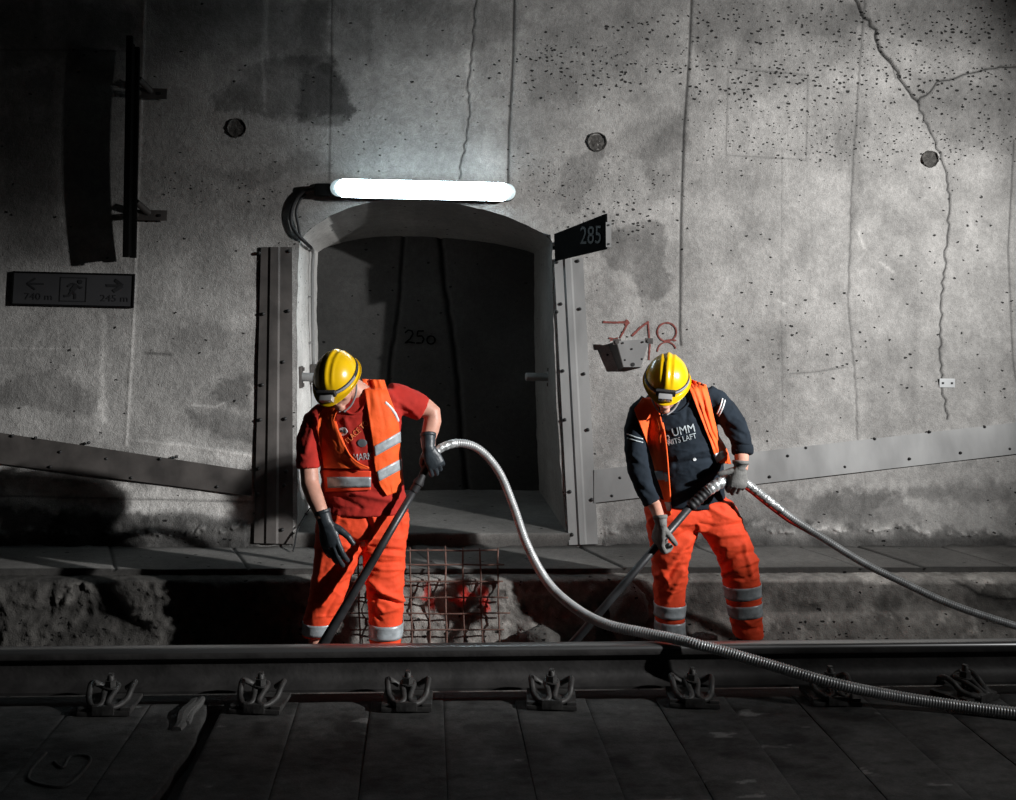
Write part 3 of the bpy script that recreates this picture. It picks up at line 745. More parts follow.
# ================================================================== steel strips on the wall
def wallstrip(name, label, q, nu, nv, prof, bolts, matl, cat='steel plate', off=.018, group=None, rag=0.0, br=.006):
    # q: TL, TR, BR, BL in pixels (taken to the wall's surface); prof(u)-> stand-off
    root = thing(name, label, cat, W(*q[3]), group)
    TL, TR, BR, BL = [Vector((a, b)) for a, b in q]; f = []; b = []
    for j in range(nv + 1):
        for i in range(nu + 1):
            u_, v_ = i / nu, j / nv; p = TL.lerp(TR, u_).lerp(BL.lerp(BR, u_), v_)
            f.append(W(p.x, p.y, off + prof(u_, v_))); b.append(W(p.x, p.y, off - .012 if rag else .0005) if False else W(p.x, p.y, max(.0, off + prof(u_, v_) - .016)))
    N_ = len(f); fs = []
    g = lambda i, j: j * (nu + 1) + i
    for j in range(nv):
        for i in range(nu):
            fs.append((g(i, j), g(i + 1, j), g(i + 1, j + 1), g(i, j + 1))); fs.append((N_ + g(i, j), N_ + g(i, j + 1), N_ + g(i + 1, j + 1), N_ + g(i + 1, j)))
    for j in range(nv):
        for i in (0, nu): fs.append((g(i, j), g(i, j + 1), N_ + g(i, j + 1), N_ + g(i, j)))
    for i in range(nu):
        for j in (0, nv): fs.append((g(i, j), g(i + 1, j), N_ + g(i + 1, j), N_ + g(i, j)))
    mb = MB(); mb.add(f + b, fs); auto_smooth(mb.build('plate', matl, root), 20)
    for (x, y) in bolts:
        best = W(x, y, off + .012); mb = MB(); d = Vector((0, -1, 0))
        mb.tube([best + Vector((0, .014, 0)), best, best + d * .004], [br * 1.9, br * 1.7, br * .6], 8); mb.build('bolt', M['bolt'], root, False)
    return root
def fold(u, v): return .026 * max(0, min(1, (abs(u - .5) < .13) * 1.0 + max(0, 1 - (abs(u - .5) - .13) / .06) * (abs(u - .5) >= .13)))
wallstrip('jamb_plate', 'tall dim steel jamb plate left of the recess opening, behind the left worker', [(261, 247), (292, 247), (293, 544), (254, 543)], 16, 40,
          lambda u, v: .012 * (1 if .3 < u < .62 else 0) + .002 * math.sin(v * 20), [(263, 314), (288, 311), (262, 385), (283, 362), (285, 419), (260, 420), (258, 469), (286, 472), (257, 494), (284, 486), (282, 530), (259, 253), (289, 251)], M['steel_dark'])
wallstrip('jamb_plate', 'tall pale steel jamb plate right of the recess opening, under the angled sign', [(554, 259), (583, 258), (598, 544), (569, 545)], 16, 40,
          lambda u, v: -.0 + .012 * (1 if .33 < u < .60 else 0) + .002 * math.sin(v * 17), [(557, 262), (578, 261), (561, 304), (557, 312), (580, 309), (563, 371), (584, 374), (565, 420), (588, 430), (570, 492), (592, 500), (572, 535)], M['steel'])
wallstrip('cover_strip', 'steel strip darkened for shade, sloping down across the wall at far left', [(-90, 419), (252, 471), (252, 496), (-90, 452)], 60, 4, lambda u, v: .006 + .004 * math.sin(u * 14), [(12, 436), (35, 438), (60, 452), (88, 443), (106, 459), (160, 459), (176, 457), (217, 487), (131, 478), (50, 467)], M['steel_dark'], cat='steel strip', br=.005)
wallstrip('cover_strip', 'grey steel strip sloping up across the wall behind the right worker', [(594, 470), (1110, 412), (1110, 443), (594, 503)], 70, 4, lambda u, v: .006 + .004 * math.sin(u * 17), [(770, 477), (788, 456), (806, 448), (845, 467), (875, 439), (910, 459), (930, 432), (961, 453), (985, 427), (1010, 449), (620, 478), (612, 496)], M['steel'], cat='steel strip', br=.005)

# ================================================================== tube light over the opening
root = thing('tube_light', 'bright white fluorescent tube light fixed over the arched recess', 'light', W(423, 191))
c0, c1 = W(339, 188, .10), W(507, 192, .10); ax = (c1 - c0).normalized()
upv = Vector((0, 0, 1)); upv = (upv - ax * upv.dot(ax)).normalized(); ou = ax.cross(upv).normalized()
if ou.y > 0: ou = -ou
rad = 9.2 * c0.y / F
def capsule(a, b, r, fr, back, n=28, ne=10):
    # half-round (towards the room) body, flat at the back, rounded ends
    st = []
    for k in range(ne): t = k / (ne - 1) * PI / 2; st.append((a - ax * r * math.cos(t), max(.002, r * math.sin(t))))
    for k in range(ne): t = k / (ne - 1) * PI / 2; st.append((b + ax * r * math.sin(t), max(.002, r * math.cos(t))))
    vs = []; fs = []
    for c, rr_ in st:
        for k in range(n):
            t = 2 * PI * k / n; cc, s2 = math.cos(t), math.sin(t)
            vs.append(c + upv * rr_ * cc + ou * (fr * s2 * (rr_ / r) ** .5 if s2 > 0 else back * s2))
    for i in range(len(st) - 1):
        for k in range(n): fs.append((i * n + k, i * n + (k + 1) % n, (i + 1) * n + (k + 1) % n, (i + 1) * n + k))
    fs.append(tuple(reversed(range(n)))); fs.append(tuple((len(st) - 1) * n + k for k in range(n))); return vs, fs
i0, i1 = c0 + ax * .035, c1 - ax * .035
mb = MB(); mb.add(*capsule(i0, i1, rad * 1.0, .060, .004)); mb.build('diffuser', M['tube'], root, True)
mb = MB(); mb.add(*capsule(c0, c1, rad * .93, .030, .02)); mb.build('diffuser_end', M['tubecap'], root, True)
mb = MB(); mb.add(*capsule(c0 + Vector((0, .028, -.006)), c1 + Vector((0, .028, -.006)), rad * .92, .006, .05)); mb.build('housing', M['black'], root, True)
e = W(323, 190, .07); mb = MB(); mb.box(e, (.10, .07, .075), bev=.02); auto_smooth(mb.build('end_housing', M['black'], root)); mb = MB(); mb.box(W(497, 200, .06), (.09, .04, .02), bev=.008); auto_smooth(mb.build('latch', M['black'], root))
# its cable
jx = arch_d[0][0]
def PX(px, py, X_):
    d = ray(px, py); return CAM + d * (X_ / d.x)
jl=[q for q in arch_d if q[0]<-.6]
def jX(z): return float(np.interp(z,[q[1] for q in jl],[q[0] for q in jl]))
jx=jX(1.9)
cb = [W(321, 188, .06), W(308, 190, .05), W(299, 196, .04), W(293, 206, .035), W(291, 217, .03), W(292, 226, .025), W(297, 234, .03), W(302, 239, .015), P(306, 243, 6.45), PX(311, 248, jx + .03)]
mb = MB(); mb.tube(catmull(cb, 8), .011, 10); cb2 = [W(300, 200, .03), W(296, 212, .03), W(298, 224, .025), W(300, 236, .02)]; mb.tube(catmull([W(306, 194, .03)] + cb2, 6), .008, 8)
mb.build('power_cable', M['rubber'], None, True); tag(bpy.data.objects['power_cable'], 'black cable looping from the tube light into the recess', 'cable')
p_a = PX(311, 247, jx + .03); yv = p_a.y
cpts = [p_a, PX(313, 254, jx + .03)]; yb_ = cpts[-1].y
root = thing('conduit', 'thin grey conduit running down the inner left side of the recess', 'conduit', (jx + .03, yb_, 1.1))
mb = MB(); cc_ = [p_a, cpts[-1], Vector((jX(1.7) + .03, yb_, 1.7)), Vector((jX(1.15) + .03, yb_, 1.15))]; mb.tube(catmull(cc_, 6), .010, 10); mb.build('tube', M['steel'], root, True)
mb = MB(); jx = jX(1.1)
mb = MB(); mb.box(Vector((jx + .045, yb_, 1.10)), (.07, .06, .12), bev=.008); auto_smooth(mb.build('junction_box', M['steel_dark'], root))
for zc in (1.9, 1.6, 1.3):
    mb = MB(); mb.box(Vector((jX(zc) + .022, yb_, zc)), (.03, .05, .012), bev=.002); mb.build('saddle', M['steel'], root)
c = Vector((jx + .08, yb_ + .03, .93)); root = thing('number_plate', 'light grey plate with a black figure 1 behind the left worker', 'plate', c)
mb = MB(); mb.box(c, (.125, .012, .20), bev=.003); mb.box(c + Vector((-.05, .03, 0)), (.03, .06, .16)); mb.build('plate', M['plate'], root)
m_ = textmesh('1', .075, .001); m_.transform(Matrix.Translation(c + Vector((.015, -.008, .05))) @ Matrix.Rotation(PI / 2, 4, 'X')); link('print', m_, M['signink'], root, False)
# pipe stubs on both sides of the recess
def stub(sgn, px, py, xj, L, yy, label):
    c = Vector((xj, yy, 0)); zz = (CAM + ray(px, py) * (yy / ray(px, py).y)).z; c.z = zz
    r = thing('pipe_stub', label, 'pipe', c)
    mb = MB(); mb.tube([c + Vector((sgn * .012, 0, 0)), c + Vector((sgn * L, 0, 0)), c + Vector((sgn * (L + .006), 0, 0))], [.026, .026, .020], 20); auto_smooth(mb.build('tube', M['steel'], r))
    mb = MB(); mb.box(c + Vector((sgn * .008, 0, 0)), (.014, .09, .13), bev=.004)
    for dz in (-.048, .048): mb.box(c + Vector((sgn * .02, 0, dz)), (.016, .022, .022), bev=.004)
    auto_smooth(mb.build('flange', M['steel_dark'], r))
stub(1, 300, 377, jx, .20, wally(1.1) + .12, 'short grey pipe with flange sticking out behind the left helmet')
stub(-1, 545, 377, arch_d[-4][0] - .03, .16, wally(1.1) + .35, 'short dark pipe on the shaded right side of the recess')
# thin lead at the foot of the left jamb
mb = MB(); lead = [P(320, 500, 6.22), P(312, 506, 6.18), P(306, 514, 6.14), P(301, 522, 6.09), P(297, 531, 6.03), P(295, 543, 5.97), P(293, 551, 5.90)]
mb.tube(catmull(lead, 6), .0045, 8); mb.ball(lead[2], .009); mb.build('thin_lead', M['rubber'], None, True); tag(bpy.data.objects['thin_lead'], 'thin black lead hanging down at the foot of the left jamb', 'cable')

# ================================================================== angled distance sign 285
root = thing('distance_sign', 'black angled plate sign reading 285 at the upper right of the recess', 'sign', W(556, 247))
L0, L1 = W(554, 234, .03), W(555, 261, .03); Yr = L0.y - .34
R0, R1 = P(606, 213.5, Yr), P(606, 249, Yr)
nrm = (R0 - L0).cross(L1 - L0).normalized()
if nrm.y > 0: nrm = -nrm
mb = MB(); t = nrm * -.012
mb.hexa([L1 + t, R1 + t, R1, L1, L0 + t, R0 + t, R0, L0]); mb.build('sign_board', M['black'], root)
mb = MB(); rx = Vector((.032, .0, 0)); q = [R1 + Vector((0, 0, .012)), R0 + Vector((0, 0, -.05))]
mb.hexa([q[0] + Vector((0, .006, 0)), q[0] + rx + Vector((0, .006, 0)), q[0] + rx, q[0], q[1] + Vector((0, .006, 0)), q[1] + rx + Vector((0, .006, 0)), q[1] + rx, q[1]]); fl = mb.build('edge_flange', M['steel'], root)
for zt in (.12, .88):
    mb = MB(); p = q[0].lerp(q[1], zt) + rx * .5; mb.tube([p, p + Vector((0, -.006, 0))], .006, 8); mb.build('screw', M['bolt'], fl)
# bracket back to the wall
mb = MB(); pm = (R0 + R1) / 2; mb.tube([pm + t * 2, Vector((pm.x - .02, wally(pm.z) + .01, pm.z))], .012, 10); mb.build('stay', M['black'], root); mb = MB(); mb.tube([L0.lerp(L1, .5), W(555, 248, -.01)], .012, 8); mb.build('stay', M['black'], root)
xa_ = (R0 - L0).normalized(); za_ = Vector((0, 0, 1)); za_ = (za_ - nrm * za_.dot(nrm)).normalized(); xa_ = za_.cross(nrm) * -1
if xa_.dot(R0 - L0) < 0: xa_ = -xa_
Rm = Matrix((xa_, za_, xa_.cross(za_))).transposed().to_4x4()
pc = L0.lerp(R0, .72).lerp(L1.lerp(R1, .72), .5) + nrm * .002
m_ = textmesh('285', .15, .0012); m_.transform(Matrix.Translation(pc) @ Rm @ Matrix.Scale(.8, 4, (1, 0, 0)) @ Matrix.Translation((0, 0, 0))); link('print', m_, M['signink2'], root, False)

# ================================================================== escape route sign on the left
root = thing('escape_sign', 'dim escape route sign with running figure and two arrows at far left', 'sign', W(73, 306))
TL, TR, BR, BL = W(13, 271, .016), W(135, 274, .016), W(133.5, 308, .016), W(11, 305, .016)
def SG(u, v, o=0): p = TL.lerp(TR, u).lerp(BL.lerp(BR, u), v); return p + Vector((0, -o, 0))
def quadbox(mb, u0, v0, u1, v1, o, th):
    a = [SG(u0, v1, o), SG(u1, v1, o), SG(u1, v1, o + th), SG(u0, v1, o + th)]; b = [SG(u0, v0, o), SG(u1, v0, o), SG(u1, v0, o + th), SG(u0, v0, o + th)]
    return mb.hexa(a + b)
mb = MB(); quadbox(mb, 0, 0, 1, 1, -.012, .012); mb.build('sign_board', M['sign'], root)
mb = MB()
for a in ((0, 0, 1, .05), (0, .95, 1, 1), (0, 0, .012, 1), (.988, 0, 1, 1)): quadbox(mb, *a, 0, .006)
mb.build('frame', M['black'], root)
mb = MB()
for a in ((.39, .14, .61, .17), (.39, .83, .61, .86), (.39, .14, .397, .86), (.603, .14, .61, .86)): quadbox(mb, *a, 0, .003)
def sgtube(pts_, r): mb.tube([SG(u, v, .003) for u, v in pts_], r, 8)
def flatline(pts_, w):
    for (u0, v0), (u1, v1) in zip(pts_[:-1], pts_[1:]):
        a, b = SG(u0, v0), SG(u1, v1); d = (b - a).normalized(); s_ = d.cross(Vector((0, 1, 0))).normalized() * w / 2; y1, y2 = Vector((0, -.001, 0)), Vector((0, -.004, 0))
        mb.hexa([a - s_ + y1, a + s_ + y1, a + s_ + y2, a - s_ + y2, b - s_ + y1, b + s_ + y1, b + s_ + y2, b - s_ + y2])
mb.build('pictogram_frame', M['signink'], root); mb = MB(); flatline([(.77, .36), (.90, .36)], .017); flatline([(.84, .19), (.905, .36), (.83, .53)], .02); mb.build('arrow', M['signink'], root); mb = MB()
flatline([(.13, .36), (.26, .36)], .010); flatline([(.19, .20), (.125, .36), (.19, .53)], .010); mb.build('arrow', M['signink'], root); mb = MB()
p = SG(.555, .27, .002); mb.tube([p, p + Vector((0, -.003, 0))], .013, 16)
flatline([(.53, .36), (.49, .55)], .028); flatline([(.53, .36), (.49, .33), (.455, .42)], .011); flatline([(.53, .38), (.56, .46), (.575, .42)], .010)
flatline([(.49, .55), (.52, .66), (.52, .78)], .014); flatline([(.49, .55), (.47, .68), (.43, .70)], .014)
mb.build('running_figure', M['signink'], root)
ex = (TR - TL).normalized(); ez = (TL - BL).normalized(); RmS = Matrix((ex, ez, ex.cross(ez))).transposed().to_4x4()
for s_, u_ in (('740 m', .22), ('245 m', .84)):
    m_ = textmesh(s_, .056, .001); m_.transform(Matrix.Translation(SG(u_, .74, .002)) @ RmS @ Matrix.Scale(1.15, 4, (1, 0, 0))); link('print', m_, M['signink'], root, False)

# ================================================================== edge-on board with two brackets, upper left
Xb = W(134, 150).x + .03
root = thing('signal_board', 'tall narrow black board standing edge-on from the wall at upper left', 'board', W(134, 250))
zt_, zb_ = P(133, 44, wally(3) - .15).z, P(133, 256, wally(1.9) - .15).z
mb = MB()
def vbar(mb, x, off0, off1, z0, z1, th):
    mb.box(Vector((x, wally(2.5) - (off0 + off1) / 2, (z0 + z1) / 2)), (th, abs(off1 - off0), z1 - z0), bev=.003)
mb = MB(); vbar(mb, Xb, .15, .23, zb_, zt_, .014); mb.build('panel', M['black'], root)
mb = MB(); vbar(mb, Xb, .22, .25, zb_ - .01, zt_ + .03, .034); auto_smooth(mb.build('front_post', M['black'], root))
mb = MB(); vbar(mb, Xb + .012, .12, .15, zb_ - .01, zt_ - .01, .034); auto_smooth(mb.build('rear_post', M['black'], root))
for (py, q_) in ((95, 0), (216, 1)):
    pw = W(165, py); mb = MB()
    yw_ = wally(pw.z)
    mb.box(Vector(((Xb + pw.x) / 2 + .01, yw_ - .035, pw.z)), (abs(pw.x - Xb) + .02, .012, .062), bev=.002)
    mb.box(Vector((pw.x - .015, yw_ - .02, pw.z)), (.05, .04, .05), bev=.002)
    mb.tube([Vector((Xb + .02, yw_ - .10, pw.z + .07)), Vector((Xb + .075, yw_ - .03, pw.z + .012))], .020, 12)
    mb.tube([Vector((Xb, yw_ - .12, pw.z)), Vector((Xb, yw_ - .02, pw.z))], .02, 10)
    br_ = auto_smooth(mb.build('bracket', M['steel_dark'], root))
    mb = MB(); p = Vector((pw.x - .02, yw_ - .042, pw.z)); mb.tube([p, p + Vector((0, -.01, 0))], .009, 6); mb.build('bolt', M['bolt'], br_)

# ================================================================== trapezoid bracket box right of the opening
root = thing('bracket_box', 'small grey trapezoid steel bracket box on the wall beside the red number', 'bracket', W(633, 368))
fT = [W(616, 341, .11), W(650, 339, .11), W(641, 367, .09), W(623, 367, .09)]; bT = [W(608, 344, 0), W(648, 340, 0), W(640, 368, 0), W(618, 370, 0)]
th = .004
mb = MB(); v_ = Vector((0, .006, 0)); mb.hexa([fT[3] + v_, fT[2] + v_, fT[2], fT[3], fT[0] + v_, fT[1] + v_, fT[1], fT[0]]); fp = mb.build('face_plate', M['steel'], root)
for (x, y) in ((623, 343), (643, 342), (632, 349), (625, 360), (642, 359)):
    p = P(x, y, fT[0].y + .5 * (fT[2].y - fT[0].y) - .004); mb = MB(); mb.tube([p + Vector((0, .01, 0)), p, p + Vector((0, -.002, 0))], [.006, .006, .003], 8); mb.build('bolt', M['bolt'], fp)
mb = MB(); p = P(633, 364.5, fT[2].y - .004); mb.tube([p + Vector((0, .012, 0)), p], .012, 12); mb.build('cable_gland', M['bolt'], fp)
mb = MB(); h_ = Vector((.005, 0, 0))
mb.hexa([bT[3], bT[3] + h_, fT[3] + h_, fT[3], bT[0], bT[0] + h_, fT[0] + h_, fT[0]]); mb.build('side_plate', M['steel_dark'], root); mb = MB(); mb.hexa([bT[2] - h_, bT[2], fT[2], fT[2] - h_, bT[1] - h_, bT[1], fT[1], fT[1] - h_])
mb.build('side_plate', M['steel_dark'], root)
for (x, y) in ((617, 342), (649, 341)):
    mb = MB(); p = P(x, y, fT[0].y); mb.tube([p + Vector((0, .02, 0)), p + Vector((0, -.006, 0))], .013, 8); mb.box(p + Vector((0, .004, 0)), (.05, .006, .035), bev=.002); mb.build('lug', M['steel_dark'], root)

# ================================================================== plugged anchor holes and small plate
for (x, y, r_, lab) in ((237, 128, 9.0, 'round plugged anchor hole on the dim wall at upper left'), (597, 142, 9.5, 'round plugged anchor hole right of the tube light'), (930, 159, 8.5, 'round plugged anchor hole beside the long crack at right')):
    c = W(x, y, .002); R0_ = r_ * c.y / F; vs = [c + Vector((0, -.002, 0))]; fs = []; n_ = 24; rr = random.Random(x)
    prof_ = [(.3, .001), (.6, -.002), (.85, .002), (.95, -.008), (1.0, -.012), (1.06, .004)]
    for j, (rp, dy) in enumerate(prof_):
        for k in range(n_): a = 2 * PI * k / n_; q_ = rp * R0_ * (1 + rr.uniform(-.05, .05)); vs.append(Vector((c.x + q_ * math.cos(a), wally(c.z + q_ * math.sin(a)) - .004 + dy * 1.0 + rr.uniform(-.004, .004), c.z + q_ * math.sin(a))))
    for k in range(n_): fs.append((0, 1 + k, 1 + (k + 1) % n_))
    for j in range(len(prof_) - 1):
        for k in range(n_): fs.append((1 + j * n_ + k, 1 + (j + 1) * n_ + k, 1 + (j + 1) * n_ + (k + 1) % n_, 1 + j * n_ + (k + 1) % n_))
    mb = MB(); mb.add(vs, fs); o = mb.build('anchor_plug', M['rough'], None, True); tag(o, lab, 'plug', 'plugged anchor holes in the wall')
    t_ = [.22 if i < 1 + 2 * n_ else (.25 if i < 1 + 5 * n_ else .6) for i in range(len(o.data.vertices))]
    setattr_f(o.data, 'tone', [q * rr.uniform(.6, 1.8) for q in t_]); setattr_f(o.data, 'pit', [0] * len(t_)); setattr_f(o.data, 'paint', [0] * len(t_))
c = W(947, 383, .006); mb = MB(); mb.box(c, (.10, .008, .055), bev=.002); o = mb.build('gauge_plate', M['plate']); tag(o, 'tiny pale crack gauge plate fixed across the long crack at right', 'plate')
mb = MB(); mb.box(c + Vector((-.028, -.006, 0)), (.012, .004, .012)); mb.build('screw', M['bolt'], o); mb = MB(); mb.box(c + Vector((.03, -.006, 0)), (.012, .004, .012)); mb.build('screw', M['bolt'], o)

# ================================================================== spray-painted numbers
def paintstroke(mb, pts_, w, surf, seed=0):
    rr = random.Random(seed); P2 = []
    for a, b in zip(pts_[:-1], pts_[1:]):
        n_ = max(1, int(math.hypot(b[0] - a[0], b[1] - a[1]) / 1.2))
        for i in range(n_): P2.append((a[0] + (b[0] - a[0]) * i / n_, a[1] + (b[1] - a[1]) * i / n_))
    P2.append(pts_[-1]); vs = []; fs = []
    for i, (x, y) in enumerate(P2):
        a = P2[max(i - 1, 0)]; b = P2[min(i + 1, len(P2) - 1)]; dx, dy = b[0] - a[0], b[1] - a[1]; L = math.hypot(dx, dy) + 1e-9; nx_, ny_ = -dy / L, dx / L
        ww_ = w / 2 * rr.uniform(.75, 1.15)
        for s_, o_ in ((-1, .006), (1, .006), (1, .0), (-1, .0)): vs.append(surf(x + nx_ * ww_ * s_, y + ny_ * ww_ * s_, o_))
    for i in range(len(P2) - 1):
        for k in range(4): fs.append((i * 4 + k, i * 4 + (k + 1) % 4, i * 4 + 4 + (k + 1) % 4, i * 4 + 4 + k))
    fs.append((3, 2, 1, 0)); n_ = len(vs); fs.append((n_ - 4, n_ - 3, n_ - 2, n_ - 1)); mb.add(vs, fs)
surfW = lambda x, y, o: W(x, y, o)
def circ(cx_, cy_, rx_, ry_, a0=0, a1=360, n=26): return [(cx_ + rx_ * math.cos(math.radians(a0 + (a1 - a0) * k / n)), cy_ + ry_ * math.sin(math.radians(a0 + (a1 - a0) * k / n))) for k in range(n + 1)]
mb = MB()
for k, (pp, w) in enumerate((([(603, 322), (615, 322.5), (628, 322)], 2.2), ([(626, 320), (629, 323), (625, 325)], 2.5), ([(628, 323), (624, 331), (620, 338)], 1.8), ([(609, 338), (614, 339), (618, 338)], 1.8), ([(610, 341), (617, 338)], 1.3),
               ([(632, 336), (640, 328), (648, 322)], 2.2), ([(648, 321), (649, 333), (650, 345), (649, 360)], 1.6), (circ(667, 332, 9.5, 9.3), 1.7), (circ(667, 352, 9.5, 10, -178, -20), 1.4), (circ(671, 341, 5, 1.2, 180, 360), 1.6))):
    paintstroke(mb, pp, w, surfW, k)
tag(mb.build('painted_number', M['graffiti']), 'large faded red spray-painted number 718 above the right worker', 'graffiti')
surfB = lambda x, y, o: P(x, y, yb - .045 - o)
mb = MB()
for k, pp in enumerate(([(405, 333), (408, 330), (412, 331), (413, 334), (410, 339), (405, 343), (409, 342), (415, 343)], [(424, 331), (418, 331), (417, 336), (422, 336), (424, 339), (422, 343), (416, 343)], circ(431, 340, 4, 4))):
    paintstroke(mb, pp, 1.5, surfB, k)
tag(mb.build('painted_number', M['ink250']), 'small black painted number 250 on the dark back wall of the recess', 'graffiti')

# ================================================================== reinforcing mesh in front of the kerb
root = thing('rebar_mesh', 'rusty reinforcing mesh standing in the trench between the workers', 'mesh', P(430, 645, 5.30))
def GM(x, y): t = (y - 545) / (650 - 545); return P(x, y, 5.50 - .20 * t)
rr = random.Random(9)
for k, x in enumerate((358, 375.5, 393, 410, 428, 445, 462.5, 480, 497.5)):
    mb = MB(); top = (547 if x > 400 else 558) + rr.uniform(-1.5, 1.5); a_ = [GM(x + (.02 * (y - 545)) + rr.uniform(-.5, .5), y) for y in np.linspace(top, 668, 8)]; mb.tube(catmull(a_, 3), .0046, 8); mb.build('vertical_bar', M['rebar'], root, True)
for k, y in enumerate((550, 564.5, 581, 597, 613, 629.5, 645)):
    mb = MB(); a_ = [GM(x, y + rr.uniform(-.4, .4)) + Vector((0, -.0075, 0)) for x in np.linspace(350, 500 + (5, 4, 3, 8, 10, 4, 6)[k] if k else 497, 9)]; mb.tube(catmull(a_, 3), .0042, 8); mb.build('cross_bar', M['rebar'], root, True)

# ================================================================== broken lumps lying in the trench
def lump(c, r, seed, label, tone=.8):
    mb = MB(); mb.ball((0, 0, 0), 1, seg=40); me = mb.me(); a = co_of(me); s_ = 1 + .35 * fbm(a[:, 0], a[:, 1], a[:, 2], 1.6, 5, seed) + .12 * fbm(a[:, 0], a[:, 1], a[:, 2], 6, 3, seed + 1)
    a = a * s_[:, None] * np.array(r) + np.array(c); set_co(me, a); o = link('concrete_lump', me, M['rough']); setattr_f(me, 'tone', tone * (1 + .6 * fbm(a[:, 0], a[:, 1], a[:, 2], 12, 4, seed))); setattr_f(me, 'pit', [.2] * len(a)); setattr_f(me, 'paint', [0] * len(a))
    tag(o, label, 'rubble', 'broken concrete lumps in the trench'); return o
c = P(628, 612, 5.30); lump(c, (.095, .09, .15), 3, 'large rough lump of broken concrete left of the right worker', .55)
c = P(540, 640, 5.25); lump(c, (.10, .09, .06), 5, 'low rough lump of concrete in the shade under the hose', .28)  # tone lowered so the lump looks deep in shade
c = P(705, 640, 5.32); lump(c, (.07, .05, .04), 8, 'small flat lump of concrete between the right worker\'s legs', .8)

# ================================================================== suction hoses
def hose(pts3, r, name, parent, matl, pitch=.011, n=14, ridge=.10):
    pl = resample(catmull(pts3, 14), pitch / 4); mb = MB(); rs = [(r(i / len(pl)) if callable(r) else r) * (1 + ridge * math.sin(2 * PI * i / 4 + .6)) for i in range(len(pl))]
    mb.tube(pl, rs, n); return mb.build(name, matl, parent, True)
HA = [(432, 458, 5.005), (441, 448, 5.03), (460, 443, 5.06), (480, 450, 5.08), (499, 472, 5.07), (513, 505, 5.02), (527, 545, 4.92), (548, 583, 4.78), (575, 608, 4.63), (605, 624, 4.50)]
HAZ = [(640, 632, .196), (660, 636, .193), (680, 640, .191), (697, 644.5, .186), (715, 649, .176), (760, 662, .148), (832, 683, .098), (900, 697, .048), (960, 706, .028), (1016, 713, .025), (1100, 722, .025), (1250, 735, .025)]
HA3 = [P(*q) for q in HA] + [PZ(*q) for q in HAZ]
ra = thing('suction_hose', 'long grey corrugated hose arching from the left worker over the rail', 'hose', P(680, 645, 4.365))
hose(HA3, lambda t: .0185 + .003 * min(1, t * 2.5), 'hose', ra, M['hose'])
PA = [P(432, 458, 5.005), P(425, 469, 5.0), P(419, 482, 4.985), P(375, 557, 4.92), P(325, 641, 4.88), P(300, 683, 4.86)]
mb = MB(); mb.tube([PA[2], PA[3], PA[4], PA[5]], [.017, .020, .024, .026], 18); mb.build('suction_tube', M['pole'], ra, True)
mb = MB(); d_ = (PA[3] - PA[2]).normalized(); cpl = [PA[0], PA[1], PA[2] - d_ * .02, PA[2], PA[2] + d_ * .012, PA[2] + d_ * .014, PA[2] + d_ * .05, PA[2] + d_ * .052]; mb.tube(cpl, [.017, .018, .018, .026, .026, .022, .022, .017], 18); auto_smooth(mb.build('coupling', M['rubber'], ra), 30)
hm = MB(); tp = resample(catmull([P(*q) for q in HA[:4]], 14), .006)[:26]; hm.tube(tp, [.0205 * (1 + .05 * math.sin(i * 1.3)) for i in range(len(tp))], 14); hm.build('tape_wrap', M['tape'], ra, True)
rb = thing('suction_hose', 'grey hose running from the right worker\'s hand to the right edge', 'hose', P(1016, 640, 4.8))
HB = [(727, 480, 4.885), (738, 479, 4.895), (750, 486, 4.90), (770, 502, 4.90), (790, 517, 4.90), (815, 533, 4.90), (860, 561, 4.88), (900, 581, 4.86), (950, 604, 4.82), (1016, 626, 4.78), (1100, 650, 4.74), (1220, 668, 4.70)]
hose([P(*q) for q in HB], lambda t: .0175 + .0025 * max(0, 1 - t * 4) , 'hose', rb, M['hose'])
tp = resample(catmull([P(*q) for q in HB[:5]], 14), .005)
mb = MB(); mb.tube(tp[10:66], [.0205 * (1 + .07 * math.sin(i * 1.1) + .04 * math.sin(i * .37)) for i in range(56)], 14); mb.build('tape_wrap', M['tape'], rb, True)
mb = MB(); low_ = [p + Vector((-.004, -.001, -.017)) for p in tp[14:]] + [P(x, y, Y) + Vector((-.004, 0, -.015)) for x, y, Y in HB[5:6]]; mb.tube(low_, [.012] * (len(low_) - 1) + [.004], 10); o = mb.build('red_underside', M['red_under'], rb, True); o['label'] = 'thin red tube under the hose'  # separate red tube colours the hose's underside
TB = [(729, 479, 4.885), (718, 484, 4.86), (707, 491, 4.85)]
tp = resample(catmull([P(*q) for q in TB], 14), .005); mb = MB(); mb.tube(tp, [.0265 * (1 + .06 * math.sin(i * 1.2)) for i in range(len(tp))], 16); o = mb.build('sleeve', M['tape'], rb, True); o['label'] = 'crumpled silver sleeve'
QB = [P(707, 491, 4.85), P(690, 507, 4.845), P(600, 612, 4.86), P(575, 641, 4.87), P(552, 668, 4.88)]
tp = resample([QB[0], QB[1]], .004); mb = MB(); mb.tube(tp, [.026 * (1 + .07 * math.sin(i * 1.1)) for i in range(len(tp))], 16); mb.build('coupling', M['rubber'], rb, True)
mb = MB(); mb.tube(QB[1:], [.018, .019, .021, .022], 18); mb.build('suction_tube', M['pole'], rb, True)
